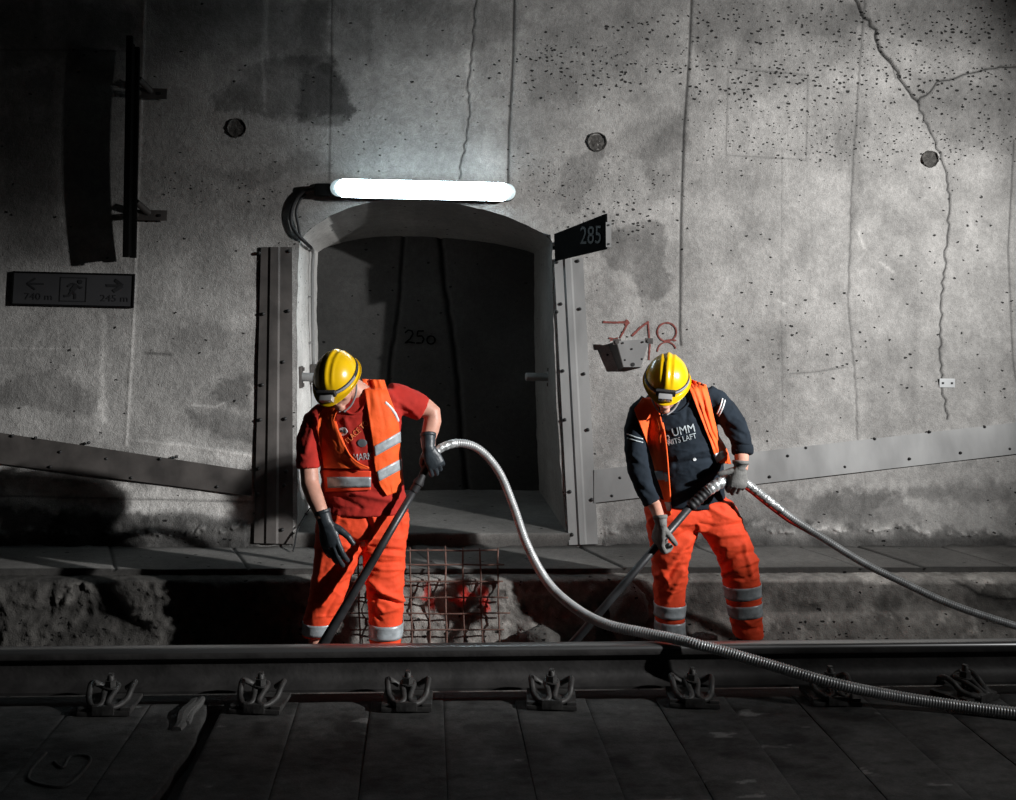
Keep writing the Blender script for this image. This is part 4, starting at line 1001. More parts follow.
# ================================================================== people
def hw(px, Y): return px * Y / F
def limb(mb, pts, n=20, up=(0, -1, 0)):
    mb.loft([(P(q[0], q[1], q[2]), hw(q[3], q[2]), hw(q[3], q[2]) * (q[4] if len(q) > 4 else 1.0)) for q in pts], n=n, up=up)
def rows(mb, rs, n=36, e=2.3, shrink=0.0):
    mb.loft([(P((q[1] + q[2]) / 2, q[0], q[3]), hw((q[2] - q[1]) / 2, q[3]) - shrink, q[4] - shrink) for q in rs], n=n, frame=((1, 0, 0), (0, 1, 0)), e=e)
def crease(me, lines, noise=.004, nscale=(9, 9, 9), seed=0, fine=.0015):
    a = co_of(me); n_ = no_of(me); U_, V_ = projn(a); d = np.zeros(len(a)); fr = sstep(.25, -.2, n_[:, 1])
    for pts_, w, amp in lines:
        dd = polydist(U_, V_, pts_); s = np.exp(-(dd / w) ** 2)
        d += amp * s * fr
    d += noise * fbm(a[:, 0] * nscale[0], a[:, 1] * nscale[1], a[:, 2] * nscale[2], 1.0, 4, seed)
    r_ = 1 - np.abs(fbm(a[:, 0] * nscale[0] + 3, a[:, 1] * nscale[1], a[:, 2] * nscale[2] * .8, 1.3, 3, seed + 5)) * 2.4
    d += noise * .9 * np.clip(r_, 0, 1) ** 3
    d += fine * fbm(a[:, 0], a[:, 1], a[:, 2], 45, 2, seed + 9)
    set_co(me, a + n_ * d[:, None])
def castpanel(bvh, L, R, nu, nv, off, guess, thick=.004, wav=0.0, seed=0, smooth=3, back=False, lift=None):
    L = [Vector((p[0], p[1], 0)) for p in L]; R = [Vector((p[0], p[1], 0)) for p in R]
    def at(pl, t):
        ls = [0]; 
        for a, b in zip(pl[:-1], pl[1:]): ls.append(ls[-1] + (b - a).length)
        s = t * ls[-1]
        for i in range(len(pl) - 1):
            if s <= ls[i + 1] + 1e-9: return pl[i].lerp(pl[i + 1], (s - ls[i]) / max(1e-9, ls[i + 1] - ls[i]))
        return pl[-1]
    T = np.full((nv + 1, nu + 1), np.nan); D = {}
    for j in range(nv + 1):
        a, b = at(L, j / nv), at(R, j / nv)
        for i in range(nu + 1):
            p = a.lerp(b, i / nu); d = ray(p.x, p.y).normalized(); D[j, i] = d
            if back:
                o = CAM + d * 7.0; h = bvh.ray_cast(o, -d, 3.2); t = (h[0] - CAM).length if h[0] is not None else np.nan
            else:
                h = bvh.ray_cast(CAM, d, 7.0); t = h[3] if h[0] is not None else np.nan
            T[j, i] = t
    hit = T.copy(); g = np.nanmedian(T) if np.isfinite(T).any() else guess
    it = 0
    while np.isnan(T).any() and it < 200:
        it += 1; Q = np.pad(T, 1, constant_values=np.nan); nb = np.stack([Q[:-2, 1:-1], Q[2:, 1:-1], Q[1:-1, :-2], Q[1:-1, 2:]])
        with np.errstate(all='ignore'):
            import warnings; warnings.simplefilter('ignore'); m_ = np.nanmean(nb, 0)
        T = np.where(np.isnan(T), m_ + (.004 if not back else -.004), T)
    sg = -1 if not back else 1
    for _ in range(smooth):
        Q = np.pad(T, 1, mode='edge'); T = (Q[:-2, 1:-1] + Q[2:, 1:-1] + Q[1:-1, :-2] + Q[1:-1, 2:] + 2 * T) / 6
    T = T + sg * off
    lim = np.where(np.isnan(hit), T, hit + sg * off * .7)
    T = np.minimum(T, lim) if not back else np.maximum(T, lim)
    jj, ii = np.meshgrid(np.arange(nv + 1), np.arange(nu + 1), indexing='ij')
    T = T - wav * (.5 + .5 * fbm(ii * 1.0 / nu * 3 + jj / nv * .8, jj / nv * 1.5, seed * 1.0, 1.7, 3, seed)) if not back else T
    if lift is not None: T = T - lift(ii / nu, jj / nv)
    vs = [CAM + D[j, i] * float(T[j, i]) for j in range(nv + 1) for i in range(nu + 1)]
    fs = [(j * (nu + 1) + i, j * (nu + 1) + i + 1, (j + 1) * (nu + 1) + i + 1, (j + 1) * (nu + 1) + i) for j in range(nv) for i in range(nu)]
    return solid(mesh(vs, fs), thick, 0)
def castprint(bvh, s, ox, oy, size_px, ang, off=.003, sx=1.0, thick=.0015, name='print', matl=None, parent=None, shear=0):
    m_ = textmesh(s, 1.0, 0, bold=0); ca, sa = math.cos(math.radians(ang)), math.sin(math.radians(ang)); bad = False; last = None
    bm = bmesh.new(); bm.from_mesh(m_); bmesh.ops.subdivide_edges(bm, edges=[e for e in bm.edges if e.calc_length() > .25], cuts=2); bm.to_mesh(m_); bm.free()
    ts = []
    for v in m_.vertices:
        x, y = v.co.x * size_px * sx, -v.co.y * size_px; px, py = ox + x * ca + y * sa, oy - x * sa + y * ca
        d = ray(px, py).normalized(); h = bvh.ray_cast(CAM, d, 7.0); ts.append((d, h[3] if h[0] is not None else None))
    md = sorted(t for _, t in ts if t)[len([t for _, t in ts if t]) // 2]
    for v, (d, t) in zip(m_.vertices, ts): v.co = CAM + d * ((t if t and abs(t - md) < .08 else md) - off)
    m_ = solid(m_, thick, 0); return link(name, m_, matl, parent, False)
def legring(bvh, c0, c1, name, matl, parent, off=.004, nr=5, na=48, slope=0.0, label=None):
    vs = []; fs = []
    for r in range(nr + 1):
        c = Vector(c0).lerp(Vector(c1), r / nr); prev = .08; rad = []
        for k in range(na):
            a = 2 * PI * k / na; d = Vector((math.cos(a), math.sin(a), slope * math.cos(a))).normalized(); h = bvh.ray_cast(c, d, .16); rad.append(h[3] if h[0] is not None else None)
        ok = [q for q in rad if q]; med = sorted(ok)[len(ok) // 2]; rad = [min(q, med * 1.45) if q else med for q in rad]
        rad = [(rad[k - 1] + 2 * rad[k] + rad[(k + 1) % na]) / 4 for k in range(na)]
        for k in range(na):
            a = 2 * PI * k / na; d = Vector((math.cos(a), math.sin(a), slope * math.cos(a))).normalized(); vs.append(c + d * (rad[k] + off))
    for r in range(nr):
        for k in range(na): fs.append((r * na + k, r * na + (k + 1) % na, (r + 1) * na + (k + 1) % na, (r + 1) * na + k))
    o = link(name, solid(mesh(vs, fs), .003, 0), matl, parent)
    if label: o['label'] = label
    return o
# ---- head, helmet
def headmat(px, py, Y, pitch, yaw, roll):
    return Matrix.Translation(P(px, py, Y)) @ Matrix.Rotation(math.radians(roll), 4, 'Y') @ Matrix.Rotation(math.radians(yaw), 4, 'Z') @ Matrix.Rotation(math.radians(pitch), 4, 'X')
def head_into(mb, Mh):
    h = MB()
    h.ball((0, .012, .035), (.074, .094, .098), seg=24); h.ball((0, -.028, -.035), (.056, .066, .068), seg=20); h.ball((0, -.078, -.088), (.026, .022, .020), seg=14)
    h.ball((0, -.03, -.07), (.046, .05, .035), seg=16)
    h.loft([((0, -.082, .020), .008, .008), ((0, -.096, .0), .010, .010), ((0, -.108, -.022), .015, .013), ((0, -.104, -.033), .014, .010)], n=12, up=(0, -1, 0))
    h.ball((0, -.074, .030), (.052, .018, .012), seg=14)
    for s in (-1, 1):
        h.ball((s * .036, -.060, -.022), (.026, .026, .026), seg=14); h.ball((s * .031, -.079, .008), (.015, .010, .009), seg=12)
        h.ball((s * .078, .014, -.004), (.009, .019, .031), seg=14); h.ball((s * .081, .018, .014), (.008, .016, .014), seg=10)
    h.ball((0, -.092, -.057), (.023, .010, .006), seg=12); h.ball((0, -.090, -.067), (.020, .010, .006), seg=12)
    h.xf(Mh @ Matrix.Scale(.95, 4)); mb.add(h.v, h.f)
def helmet(root, Mh, dirt=0):
    Mh = Mh @ Matrix.Translation((0, 0, .022)) @ Matrix.Scale(.90, 4)
    n = 72; rings = 22; vs = []; fs = []
    A, B_, H = .112, .140, .132
    def rim(th, k):      # k: 0 inner lip .. outer edge
        fr = max(0, -math.sin(th)) ** 2.2
        return A + .004 + .010 * k, B_ + .004 + .010 * k + .034 * fr * k, -.012 * fr * k + .004
    prof = []
    for k in (1.0, .85, .4, 0.0): prof.append(('r', k))
    for i in range(rings): prof.append(('s', i / (rings - 1)))
    for kind, t in prof:
        for j in range(n):
            th = 2 * PI * j / n; c, s = math.cos(th), math.sin(th)
            if kind == 'r': a_, b_, z = rim(th, t); vs.append(Vector((a_ * c, b_ * s, z + .012 + (0.004 if t == 1.0 else 0) * 0)))
            else:
                ph = t * PI / 2 * .985; x, y, z = A * math.cos(ph) ** .9 * c, B_ * math.cos(ph) ** .9 * s, .018 + H * math.sin(ph) ** 1.05
                up_ = max(0, min(1, (z - .055) / .05)); rid = 0
                for x0, w_, h_ in ((0, .011, .007), (-.034, .006, .004), (.034, .006, .004)):
                    rid += h_ * math.exp(-((x - x0) / w_) ** 4)
                k_ = 1 + rid * up_ / .13 * max(0, 1 - max(0, (y - .09) / .05)); vs.append(Vector((x, y, z)) * 1.0 + Vector((x, y, z)).normalized() * rid * up_)
    m_ = len(prof)
    for i in range(m_ - 1):
        for j in range(n): fs.append((i * n + j, i * n + (j + 1) % n, (i + 1) * n + (j + 1) % n, (i + 1) * n + j))
    vs.append(Vector((0, 0, .018 + H + .007))); T_ = len(vs) - 1
    for j in range(n): fs.append(((m_ - 1) * n + j, (m_ - 1) * n + (j + 1) % n, T_))
    me = mesh([Mh @ v for v in vs], fs); me = modmesh(me, [('SOLIDIFY', dict(thickness=.003, offset=0)), ('SUBSURF', dict(levels=1))])
    hm = link('safety_helmet', me, M['yellow'], root)
    def band(z0, z1, off, th0, th1, nn, tilt=0.0):
        v2 = []; f2 = []
        for i in range(nn + 1):
            th = th0 + (th1 - th0) * i / nn; c, s = math.cos(th), math.sin(th)
            for zz in (z0, z1):
                zz = zz + tilt * s; q = min(.97, max(0, (zz - .018) / H)); ph = math.asin(q ** (1 / 1.05)); r_ = math.cos(ph) ** .9
                v2.append(Mh @ Vector(((A * r_ + off) * c, (B_ * r_ + off) * s, zz)))
        for i in range(nn): f2.append((2 * i, 2 * i + 2, 2 * i + 3, 2 * i + 1))
        return solid(mesh(v2, f2), .003, 0)
    o = link('headlamp_strap', band(.036, .056, .004, 0, 2 * PI, 72), M['strap'], hm)
    o = link('headlamp_strap', band(.040, .052, .007, -PI * .42, -PI * .05, 24), M['strap_grey'], hm); o['label'] = 'grey reflective side of the lamp strap'
    mb = MB(); mb.box((0, -.142, .052), (.100, .020, .034), bev=.006); mb.v = [Mh @ v for v in mb.v]; auto_smooth(mb.build('lamp_mount', M['strap'], hm))
    mb = MB(); mb.box((0, -.160, .034), (.070, .034, .036), R=Matrix.Rotation(math.radians(20), 3, 'X'), bev=.008)
    mb.v = [Mh @ v for v in mb.v]; auto_smooth(mb.build('headlamp', M['lamp'], hm))
    for x in (-.014, .014):
        mb = MB(); mb.tube([Vector((x, -.170, .032)), Vector((x, -.177, .030)), Vector((x, -.179, .0295))], [.011, .011, .009], 16)
        mb.v = [Mh @ v for v in mb.v]; auto_smooth(mb.build('lamp_lens', M['lens'], hm))
    for s in (-1, 1):
        mb = MB(); mb.tube([Mh @ Vector(q) for q in catmull([(s * .096, .0, .018), (s * .090, -.005, -.04), (s * .072, -.025, -.095), (s * .045, -.060, -.132), (s * .010, -.090, -.146)], 5)], .0045, 8); mb.build('chin_strap', M['strap_grey'], hm, True)
    return hm
# ---- hands in gloves
def glove(root, W_, X, Z, matl, curl=(40, 50, 35), spread=6, thumb=((.35, .75, -.55), (.75, .35, -.6)), right=True, cuff=.075, cuffr=(.036, .034), cuffdir=None, name='work_glove', sc=1.0, curls=None, tt=(.030, .026)):
    X = Vector(X).normalized(); Z = Vector(Z); Z = (Z - X * Z.dot(X)).normalized(); Y = Z.cross(X)
    if not right: Y = -Y       # thumb side
    def T(x, y, z): return Vector(W_) + (X * x + Y * y + Z * z) * sc
    mb = MB()
    def lf(st, n=14): mb.loft([(T(*c), a * sc, b * sc) for c, a, b in st], n=n, up=Z)
    lf([((-.01, 0, 0), .029, .021), ((.02, .002, .0), .036, .021), ((.055, .001, .001), .043, .019), ((.085, 0, 0), .043, .017), ((.098, 0, -.002), .036, .013)], 20)
    cd_ = Vector(cuffdir).normalized() if cuffdir else -X
    ou_ = [Vector(W_) + X * .012 * sc, Vector(W_), Vector(W_) + cd_ * cuff * .5, Vector(W_) + cd_ * cuff]
    mb.loft([(ou_[0], .031 * sc, .023 * sc), (ou_[1], .030 * sc, .025 * sc), (ou_[2], (cuffr[0] - .002), cuffr[0] - .005), (ou_[3], cuffr[0], cuffr[1])], n=20, up=Z)
    L_ = [(.044, .026, .020), (.048, .030, .021), (.044, .028, .020), (.034, .022, .017)]
    for f in range(4):
        y = (.032, .0108, -.0108, -.031)[f]; x = (.090, .095, .090, .080)[f]; z = -.001; ang = 0; sp = math.radians(spread * (1.5 - f) * .6)
        c3 = curls[f] if curls else curl; st = [Vector((x - .02, y * .95, 0))]; p = Vector((x, y, z)); st.append(p.copy()); rr_ = [.0115, .0112]
        for s in range(3):
            ang += math.radians(c3[s]); d = Vector((math.cos(ang) * math.cos(sp), math.cos(ang) * math.sin(sp), -math.sin(ang)))
            q = p + d * L_[f][s]; st.append((p + q) / 2); st.append(q.copy()); rr_ += [.0108 - .0008 * s, .0106 - .001 * s]; p = q
        st.append(p + d * .006); rr_.append(.005)
        k_ = .92 if f == 3 else 1.0
        mb.tube([T(*q) for q in st], [r_ * k_ * sc * 1.08 for r_ in rr_], 12)
    p = Vector((.018, .022, -.006)); st = [p.copy()]; 
    d1 = Vector(thumb[0]).normalized(); d2 = Vector(thumb[1]).normalized()
    a1 = p + d1 * .040; a2 = a1 + (d1 + d2).normalized() * tt[0]; a3 = a2 + d2 * tt[1]
    st += [(p + a1) / 2, a1, (a1 + a2) / 2, a2, (a2 + a3) / 2, a3, a3 + d2 * .005]
    mb.tube([T(*q) for q in st], [r_ * sc for r_ in (.017, .0165, .0145, .0135, .0130, .0122, .0105, .005)], 12)
    me = remesh(mb, .0028, 3, .4); a = co_of(me); n_ = no_of(me); set_co(me, a + n_ * (.0012 * fbm(a[:, 0], a[:, 1], a[:, 2], 40, 3, 3))[:, None])
    o = link(name, me, matl, root)
    e_ = ou_[3]; t_ = (ou_[3] - ou_[2]).normalized(); m2 = MB(); m2.loft([(e_ - t_ * .012, cuffr[0] + .0015, cuffr[1] + .0015), (e_ + t_ * .002, cuffr[0] + .003, cuffr[1] + .003), (e_ + t_ * .006, cuffr[0] + .001, cuffr[1] + .001)], n=24, up=Z); m2.build('cuff', matl, o, True)
    return o
def boot(root, foot, yaw, matl, top=.18, sc=1.0, label=None):
    foot = Vector(foot); R = Matrix.Rotation(yaw, 3, 'Z'); g = lambda x, y, z: foot + R @ Vector((x, y, z)) * sc
    mb = MB(); mb.loft([(g(0, .03, top), .052, .058), (g(0, .03, .13), .046, .054), (g(0, .025, .09), .044, .056), (g(0, .02, .05), .045, .07)], n=20, up=(0, -1, 0))
    mb.loft([(g(0, .085, .045), .030, .034), (g(0, .05, .05), .040, .045), (g(0, 0, .055), .043, .050), (g(0, -.06, .045), .046, .040), (g(0, -.12, .035), .049, .032), (g(0, -.165, .030), .040, .026), (g(0, -.185, .026), .022, .016)], n=20, up=(0, 0, 1))
    o = link('boot', remesh(mb, .005, 3), matl, root)
    mb = MB(); st = [(.105, .024), (.09, .036), (.04, .041), (-.03, .042), (-.09, .050), (-.14, .050), (-.18, .034), (-.195, .018)]
    vs = []; 
    for z in (.0, .022):
        for s in (1, -1):
            for y, w in (st if s == 1 else st[::-1]): vs.append(g(s * w, y, z))
    n = len(st) * 2; fs = [tuple(reversed(range(n))), tuple(range(n, 2 * n))] + [(k, (k + 1) % n, n + (k + 1) % n, n + k) for k in range(n)]
    mb.add(vs, fs); auto_smooth(mb.build('sole', M['sole'] if matl is M['boot_red'] else M['rubber'], o)); 
    if label: o['label'] = label
    return o
def backpanel(bvh, L, R, root, matl, name='vest_back'):
    return link(name, castpanel(bvh, L, R, 26, 40, .012, 5.2, back=True), matl, root)

# ------------------------------------------------------------------ left worker
ra_ = thing('person', 'worker in red t-shirt and open orange vest, bending over the hose before the recess', 'person', (P(355, 660, 5.13).x, 5.13, TF), 'track workers')
MhA = headmat(339.5, 383, 4.87, 42, -20, -3)
LA = [(530, 318, 364, 5.11, .095), (547, 315, 364, 5.10, .095), (565, 314, 356, 5.10, .092), (581, 312, 350, 5.10, .09), (600, 309, 343, 5.10, .085), (617, 304.5, 336, 5.11, .082), (634, 303, 332, 5.12, .08)]
RA_ = [(530, 362, 407, 5.12, .10), (547, 362, 406, 5.12, .098), (565, 364, 404.5, 5.12, .095), (582, 365.5, 404, 5.11, .09), (600, 368, 403, 5.12, .085), (620, 369.5, 402, 5.13, .082), (642, 371, 401, 5.14, .08)]
PV = [(500, 326, 401, 5.12, .105), (510, 319, 407, 5.12, .118), (522, 317, 408, 5.12, .118), (535, 316, 407, 5.12, .112), (543, 318, 405, 5.12, .09)]
TS = [(q[0], q[1], q[2], q[3], q[4] * 1.07) for q in [(388, 345, 394, 5.02, .075), (396, 328, 400, 5.02, .095), (408, 319, 402, 5.03, .11), (425, 317, 400, 5.04, .12), (445, 319, 400, 5.06, .122), (465, 321, 402, 5.08, .12), (490, 322, 404, 5.10, .118), (505, 320.5, 406.5, 5.12, .124), (511.5, 319, 408.5, 5.12, .129)]]
ARL = [(388, 396, 5.04, 14), (400, 399, 5.06, 14.5), (413, 404, 5.08, 13.5), (423, 409, 5.09, 12.5)]
ARLs = [(415, 403, 5.08, 10), (425, 408, 5.09, 10), (432, 413, 5.09, 9.3), (432.5, 421, 5.08, 9), (430.5, 430, 5.05, 8.5), (428, 439, 5.01, 7.6), (428.5, 447, 4.97, 7)]
ARR = [(326, 412, 5.03, 12), (316, 422, 5.02, 13), (309, 440, 5.01, 12.5), (308, 456, 5.0, 11.8), (308.5, 468, 4.99, 11.2)]
ARRs = [(309, 455, 5.0, 8.5), (309, 470, 4.99, 9), (310, 484, 4.97, 9), (315, 498, 4.93, 8.6), (320, 510, 4.9, 7.4), (323, 518, 4.89, 7)]
body = MB(); head_into(body, MhA)
nk = [MhA @ Vector((0, .03, -.02)), MhA @ Vector((0, .05, -.07)), P(362, 396, 4.99), P(362, 412, 5.04)]
body.loft([(nk[0], .052, .055), (nk[1], .055, .058), (nk[2], .062, .062), (nk[3], .085, .075)], n=20)
rows(body, TS[1:], shrink=.014, e=2.0); rows(body, PV, shrink=.012)
def legrows(mb, L_, ex, sh):
    rows(mb, L_, shrink=sh, n=28)
legrows(body, LA, 0, .018); legrows(body, RA_, 0, .018)
for q in (ARLs, ARRs): limb(body, q)
limb(body, [(q[0], q[1], q[2], q[3] * .8) for q in ARL]); limb(body, [(q[0], q[1], q[2], q[3] * .8) for q in ARR])
for (fx, fy, Y_) in ((317, 640, 5.12), (386, 645, 5.14)):
    b_ = P(fx, fy, Y_); body.loft([(b_ + Vector((0, 0, .1)), .05, .05), (Vector((b_.x, b_.y, -.05)), .042, .046), (Vector((b_.x, b_.y - .01, TF + .06)), .034, .05)], n=16)
link('body', remesh(body, .0045, 3), M['skin'], ra_)
tee = MB(); rows(tee, TS, e=2.0); limb(tee, ARL); limb(tee, ARR)
me = remesh(tee, .006, 6)
crease(me, [([(325, 500), (350, 492), (390, 500)], 3, .010), ([(322, 480), (345, 500), (360, 508)], 3, -.008), ([(392, 398), (405, 405), (418, 416)], 2.2, .006), ([(395, 408), (410, 412)], 2, -.006), ([(345, 420), (352, 440), (358, 462)], 3, .006), ([(370, 402), (366, 425), (372, 450)], 3, -.006), ([(312, 430), (306, 452)], 2.5, .006)], .0035, (7, 7, 15), 1)
tee_o = link('t_shirt', me, M['tee'], ra_); bvA = bvh_of(me)
mb = MB(); cpl_ = [P(x, y, 4.965 - .0 * i) for i, (x, y) in enumerate(((345, 397), (343, 404), (346, 411), (353, 414), (360, 411), (366, 402), (368, 392)))]
ct = []
for p in cpl_:
    d = (p - CAM).normalized(); h = bvA.ray_cast(CAM, d, 7); ct.append(CAM + d * ((h[3] if h[0] is not None else 4.97) - .003))
mb.tube(catmull(ct, 5), .0055, 8); mb.build('collar', M['tee'], tee_o, True)
tr = MB(); rows(tr, PV, n=44); legrows(tr, LA, 0, 0); legrows(tr, RA_, 0, 0)
me = remesh(tr, .0065, 5)
crease(me, [([(365, 512), (371, 530), (363, 547)], 2.0, -.010), ([(372, 512), (376, 528), (366, 546)], 2.2, .010), ([(363, 545), (349, 539), (334, 531)], 2.2, -.011), ([(357, 549), (340, 545), (326, 536)], 2.5, .009), ([(364, 546), (380, 548), (402, 551)], 2.0, -.010),
            ([(366, 552), (385, 555), (403, 556)], 1.6, .008), ([(366, 558), (380, 563), (400, 562)], 1.6, -.008), ([(366, 563), (383, 570), (402, 569)], 1.6, .007), ([(352, 560), (340, 578), (322, 603)], 3.2, .014), ([(345, 556), (330, 575), (316, 596)], 3, -.012), ([(350, 575), (338, 594), (326, 615)], 2.5, -.009),
            ([(370, 580), (383, 592), (401, 600)], 2.6, .016), ([(372, 590), (384, 598), (399, 604)], 2.2, -.014), ([(374, 602), (384, 612), (400, 606)], 2.2, .010), ([(375, 600), (374, 612), (380, 620)], 2, -.008), ([(340, 512), (334, 528), (326, 545)], 2.5, .007), ([(398, 514), (402, 535)], 2.5, -.006), ([(322, 560), (318, 585)], 2.5, .007)],
       .0055, (5, 5, 16), 11)
tro = link('trousers', me, M['trouser'], ra_); bvT = bvh_of(me)
legring(bvT, P(318, 620.5, 5.12), P(317.5, 632, 5.12), 'reflective_band', M['band'], tro); legring(bvT, P(386, 621.5, 5.135), P(386, 635.5, 5.14), 'reflective_band', M['band'], tro)
boot(ra_, (P(317, 640, 5.12).x, 5.13, TF), -.25, M['boot_red'], top=.22, label='red boot with grey sole'); boot(ra_, (P(386, 640, 5.14).x, 5.15, TF), .2, M['boot_red'], top=.2)
# vest of the left worker
VR_L = [(362, 379), (365, 392), (368, 412), (373, 446), (374, 462), (376, 474), (380, 486), (387, 496)]; VR_R = [(384, 380), (388, 392), (394, 408), (399, 424), (400, 446), (401, 468), (402, 482), (399, 491)]
vp = castpanel(bvA, VR_L, VR_R, 26, 64, .013, 5, wav=.010, seed=3); vr = link('vest_front', vp, M['vest'], ra_); bvV = bvh_of(vp); vr['label'] = 'brightly lit vest front on the left shoulder'
def vband(bv, q, parent, nu=18, nv=4, off=.003, matl=None, name='reflective_band'):
    return link(name, castpanel(bv, [q[0], q[3]], [q[1], q[2]], nu, nv, off, 5, thick=.002, smooth=1), matl or M['band'], parent)
vband(bvV, [(374, 446.5), (400.5, 431.5), (401, 442), (375, 456.5)], vr); vband(bvV, [(377, 471.5), (401.5, 458.5), (402, 469), (379, 481.5)], vr)
ph = [(386, 400), (390, 407), (394, 414), (398, 421)]
def castline(bv, pts_, r, name, matl, parent, off=.003):
    ts = []
    for (x, y) in pts_:
        d = ray(x, y).normalized(); h = bv.ray_cast(CAM, d, 7); ts.append([d, h[3] if h[0] is not None else None])
    ok = [t for _, t in ts if t]; md = sum(ok) / len(ok) if ok else 4.98
    mb = MB(); mb.tube(catmull([CAM + d * ((t or md) - off) for d, t in ts], 4), r, 8); return mb.build(name, matl, parent, True)
castline(bvA, [(385, 402), (390, 407), (395, 414), (398, 421)], .008, 'piping', M['piping'], vr, .014)
VL_L = [(330, 402), (319, 414), (317, 428), (320, 445), (323, 460), (324, 468)]; VL_R = [(342, 396), (334, 420), (341, 438), (349, 455), (358, 464), (370, 469)]
vp = castpanel(bvA, VL_L, VL_R, 30, 56, .013, 5, wav=.012, seed=5); vl = link('vest_front', vp, M['vest'], ra_); vl['label'] = 'shaded vest front folded open on the other side'; bvV2 = bvh_of(vp)
castline(bvV2, [(335, 421), (341, 437), (349, 454), (358, 463), (369, 468)], .0045, 'piping', M['vest'], vl, .003)
LWL = [(323, 470), (324, 480), (325, 492)]; LWR = [(371, 471), (371, 480), (371, 490)]
vp = castpanel(bvA, LWL, LWR, 26, 16, .008, 5, wav=.006, seed=8); vw = link('vest_front', vp, M['vest_shaded'], ra_); vw['label'] = 'lower shaded edge of the vest at the waist'; bvV3 = bvh_of(vp)
vband(bvV3, [(327, 477), (371, 477), (371, 487), (328, 488)], vw)
BL_ = [(345, 388), (322, 402), (320, 430), (322, 470), (324, 496)]; BR_ = [(380, 386), (398, 400), (399, 430), (401, 470), (403, 496)]
vb = backpanel(bvA, BL_, BR_, ra_, M['vest'])
for q in ([(325, 445), (397, 445), (397, 456), (325, 456)], [(325, 472), (399, 472), (399, 483), (325, 483)]):
    link('reflective_band', castpanel(bvA, [q[0], q[3]], [q[1], q[2]], 24, 3, .019, 5, thick=.002, back=True), M['band'], vb)
# shirt print
mb = MB(); bd = castprint(bvA, 'PLACE TO', 357, 432, 8.0, 44, matl=M['print_o'], parent=tee_o, sx=.8)
castprint(bvA, 'MARK', 362.5, 457, 9.5, 6, matl=M['print'], parent=tee_o, sx=.75)
def disc(bv, cx_, cy_, rx_, ry_, matl, parent, name='emblem', off=.003):
    return link(name, castpanel(bv, [(cx_ - rx_ * math.sin(PI * t), cy_ - ry_ * math.cos(PI * t)) for t in np.linspace(0, 1, 13)], [(cx_ + rx_ * math.sin(PI * t), cy_ - ry_ * math.cos(PI * t)) for t in np.linspace(0, 1, 13)], 8, 14, off, 5, thick=.0015, smooth=0), matl, parent)
disc(bvA, 342.5, 431.5, 5, 4, M['piping'], tee_o); disc(bvA, 341.5, 431, 1.4, 1.2, M['print_dark'], tee_o, off=.006); disc(bvA, 344.5, 432.3, 1.3, 1.1, M['print_dark'], tee_o, off=.006)
disc(bvA, 362, 443, 5, 4, M['print_dark'], tee_o)
# hands of the left worker
glove(ra_, P(428.5, 448, 4.96), (.42, .02, -.90), (.10, -1, .1), M['glove_dark'], curls=[(38, 62, 30), (42, 66, 40), (48, 70, 40), (50, 70, 40)], right=False, cuff=.065, cuffr=(.036, .034), cuffdir=(-.04, .45, .90), thumb=((.55, .55, -.7), (.8, .1, -.75)), sc=1.02)
glove(ra_, P(325.5, 523, 4.885), (.27, -.10, -.96), (-.35, -1, 0), M['glove_dark'], curls=[(12, 16, 12), (10, 14, 10), (14, 18, 12), (18, 22, 14)], right=True, cuff=.055, cuffr=(.037, .035), cuffdir=(-.30, .15, .95), thumb=((.65, .75, -.15), (.9, .32, -.1)), sc=1.14, spread=5, tt=(.040, .036))
helmet(ra_, MhA)

# ------------------------------------------------------------------ right worker
rb_ = thing('person', 'worker in dark long-sleeved shirt and open orange vest, gripping the hose near waist height', 'person', (P(705, 660, 5.10).x, 5.10, TF), 'track workers')
MhB = headmat(666.5, 386, 4.87, 37, -14, 3)
LB = [(508, 646, 700, 5.06, .10), (520, 646, 700, 5.06, .10), (532, 648, 697, 5.06, .10), (548, 650, 692, 5.06, .095), (565, 652, 688, 5.07, .09), (585, 654, 686, 5.09, .085), (606, 655, 684.5, 5.10, .08), (625, 656, 684, 5.11, .078), (645, 656, 684, 5.12, .077)]
RB = [(500, 686, 732, 5.06, .10), (510, 690, 738, 5.05, .10), (525, 697, 744, 5.04, .10), (540, 706, 751, 5.03, .098), (556, 716, 757, 5.03, .094), (572, 722, 758.5, 5.04, .09), (590, 724.5, 760, 5.07, .085), (606, 727, 761, 5.09, .08), (624, 731, 762, 5.11, .078), (636, 735, 763, 5.12, .077)]
PB = [(490, 654, 720, 5.08, .10), (500, 646, 729, 5.08, .112), (510, 643, 736, 5.07, .12), (520, 645, 740, 5.06, .115), (527, 650, 738, 5.06, .09)]
TB_ = [(q[0], q[1], q[2], q[3], q[4] * 1.15) for q in [(386, 668, 706, 5.0, .07), (394, 648, 716, 5.01, .092), (406, 639, 719, 5.02, .108), (425, 640, 718, 5.03, .118), (450, 645, 722, 5.05, .118), (475, 649, 725, 5.07, .115), (492, 651, 725, 5.08, .112), (501, 649.5, 727, 5.08, .118), (504.5, 649, 728, 5.08, .121)]]
AL = [(705, 396, 5.0, 12.5), (715, 402, 4.99, 13.5), (727, 414, 4.97, 13), (736, 427, 4.95, 12), (741, 440, 4.93, 10.8), (742.5, 452, 4.91, 10.2)]
ALs = [(741, 445, 4.92, 7.5), (741.5, 456, 4.9, 7.4), (741.5, 464, 4.86, 7), (741, 470, 4.85, 6.6)]
AR = [(650, 404, 5.0, 12), (641, 413, 5.0, 12.5), (636, 430, 4.99, 12), (636, 450, 4.98, 11.5), (638.5, 470, 4.97, 11), (644, 487, 4.94, 10), (652, 503, 4.92, 8.6)]
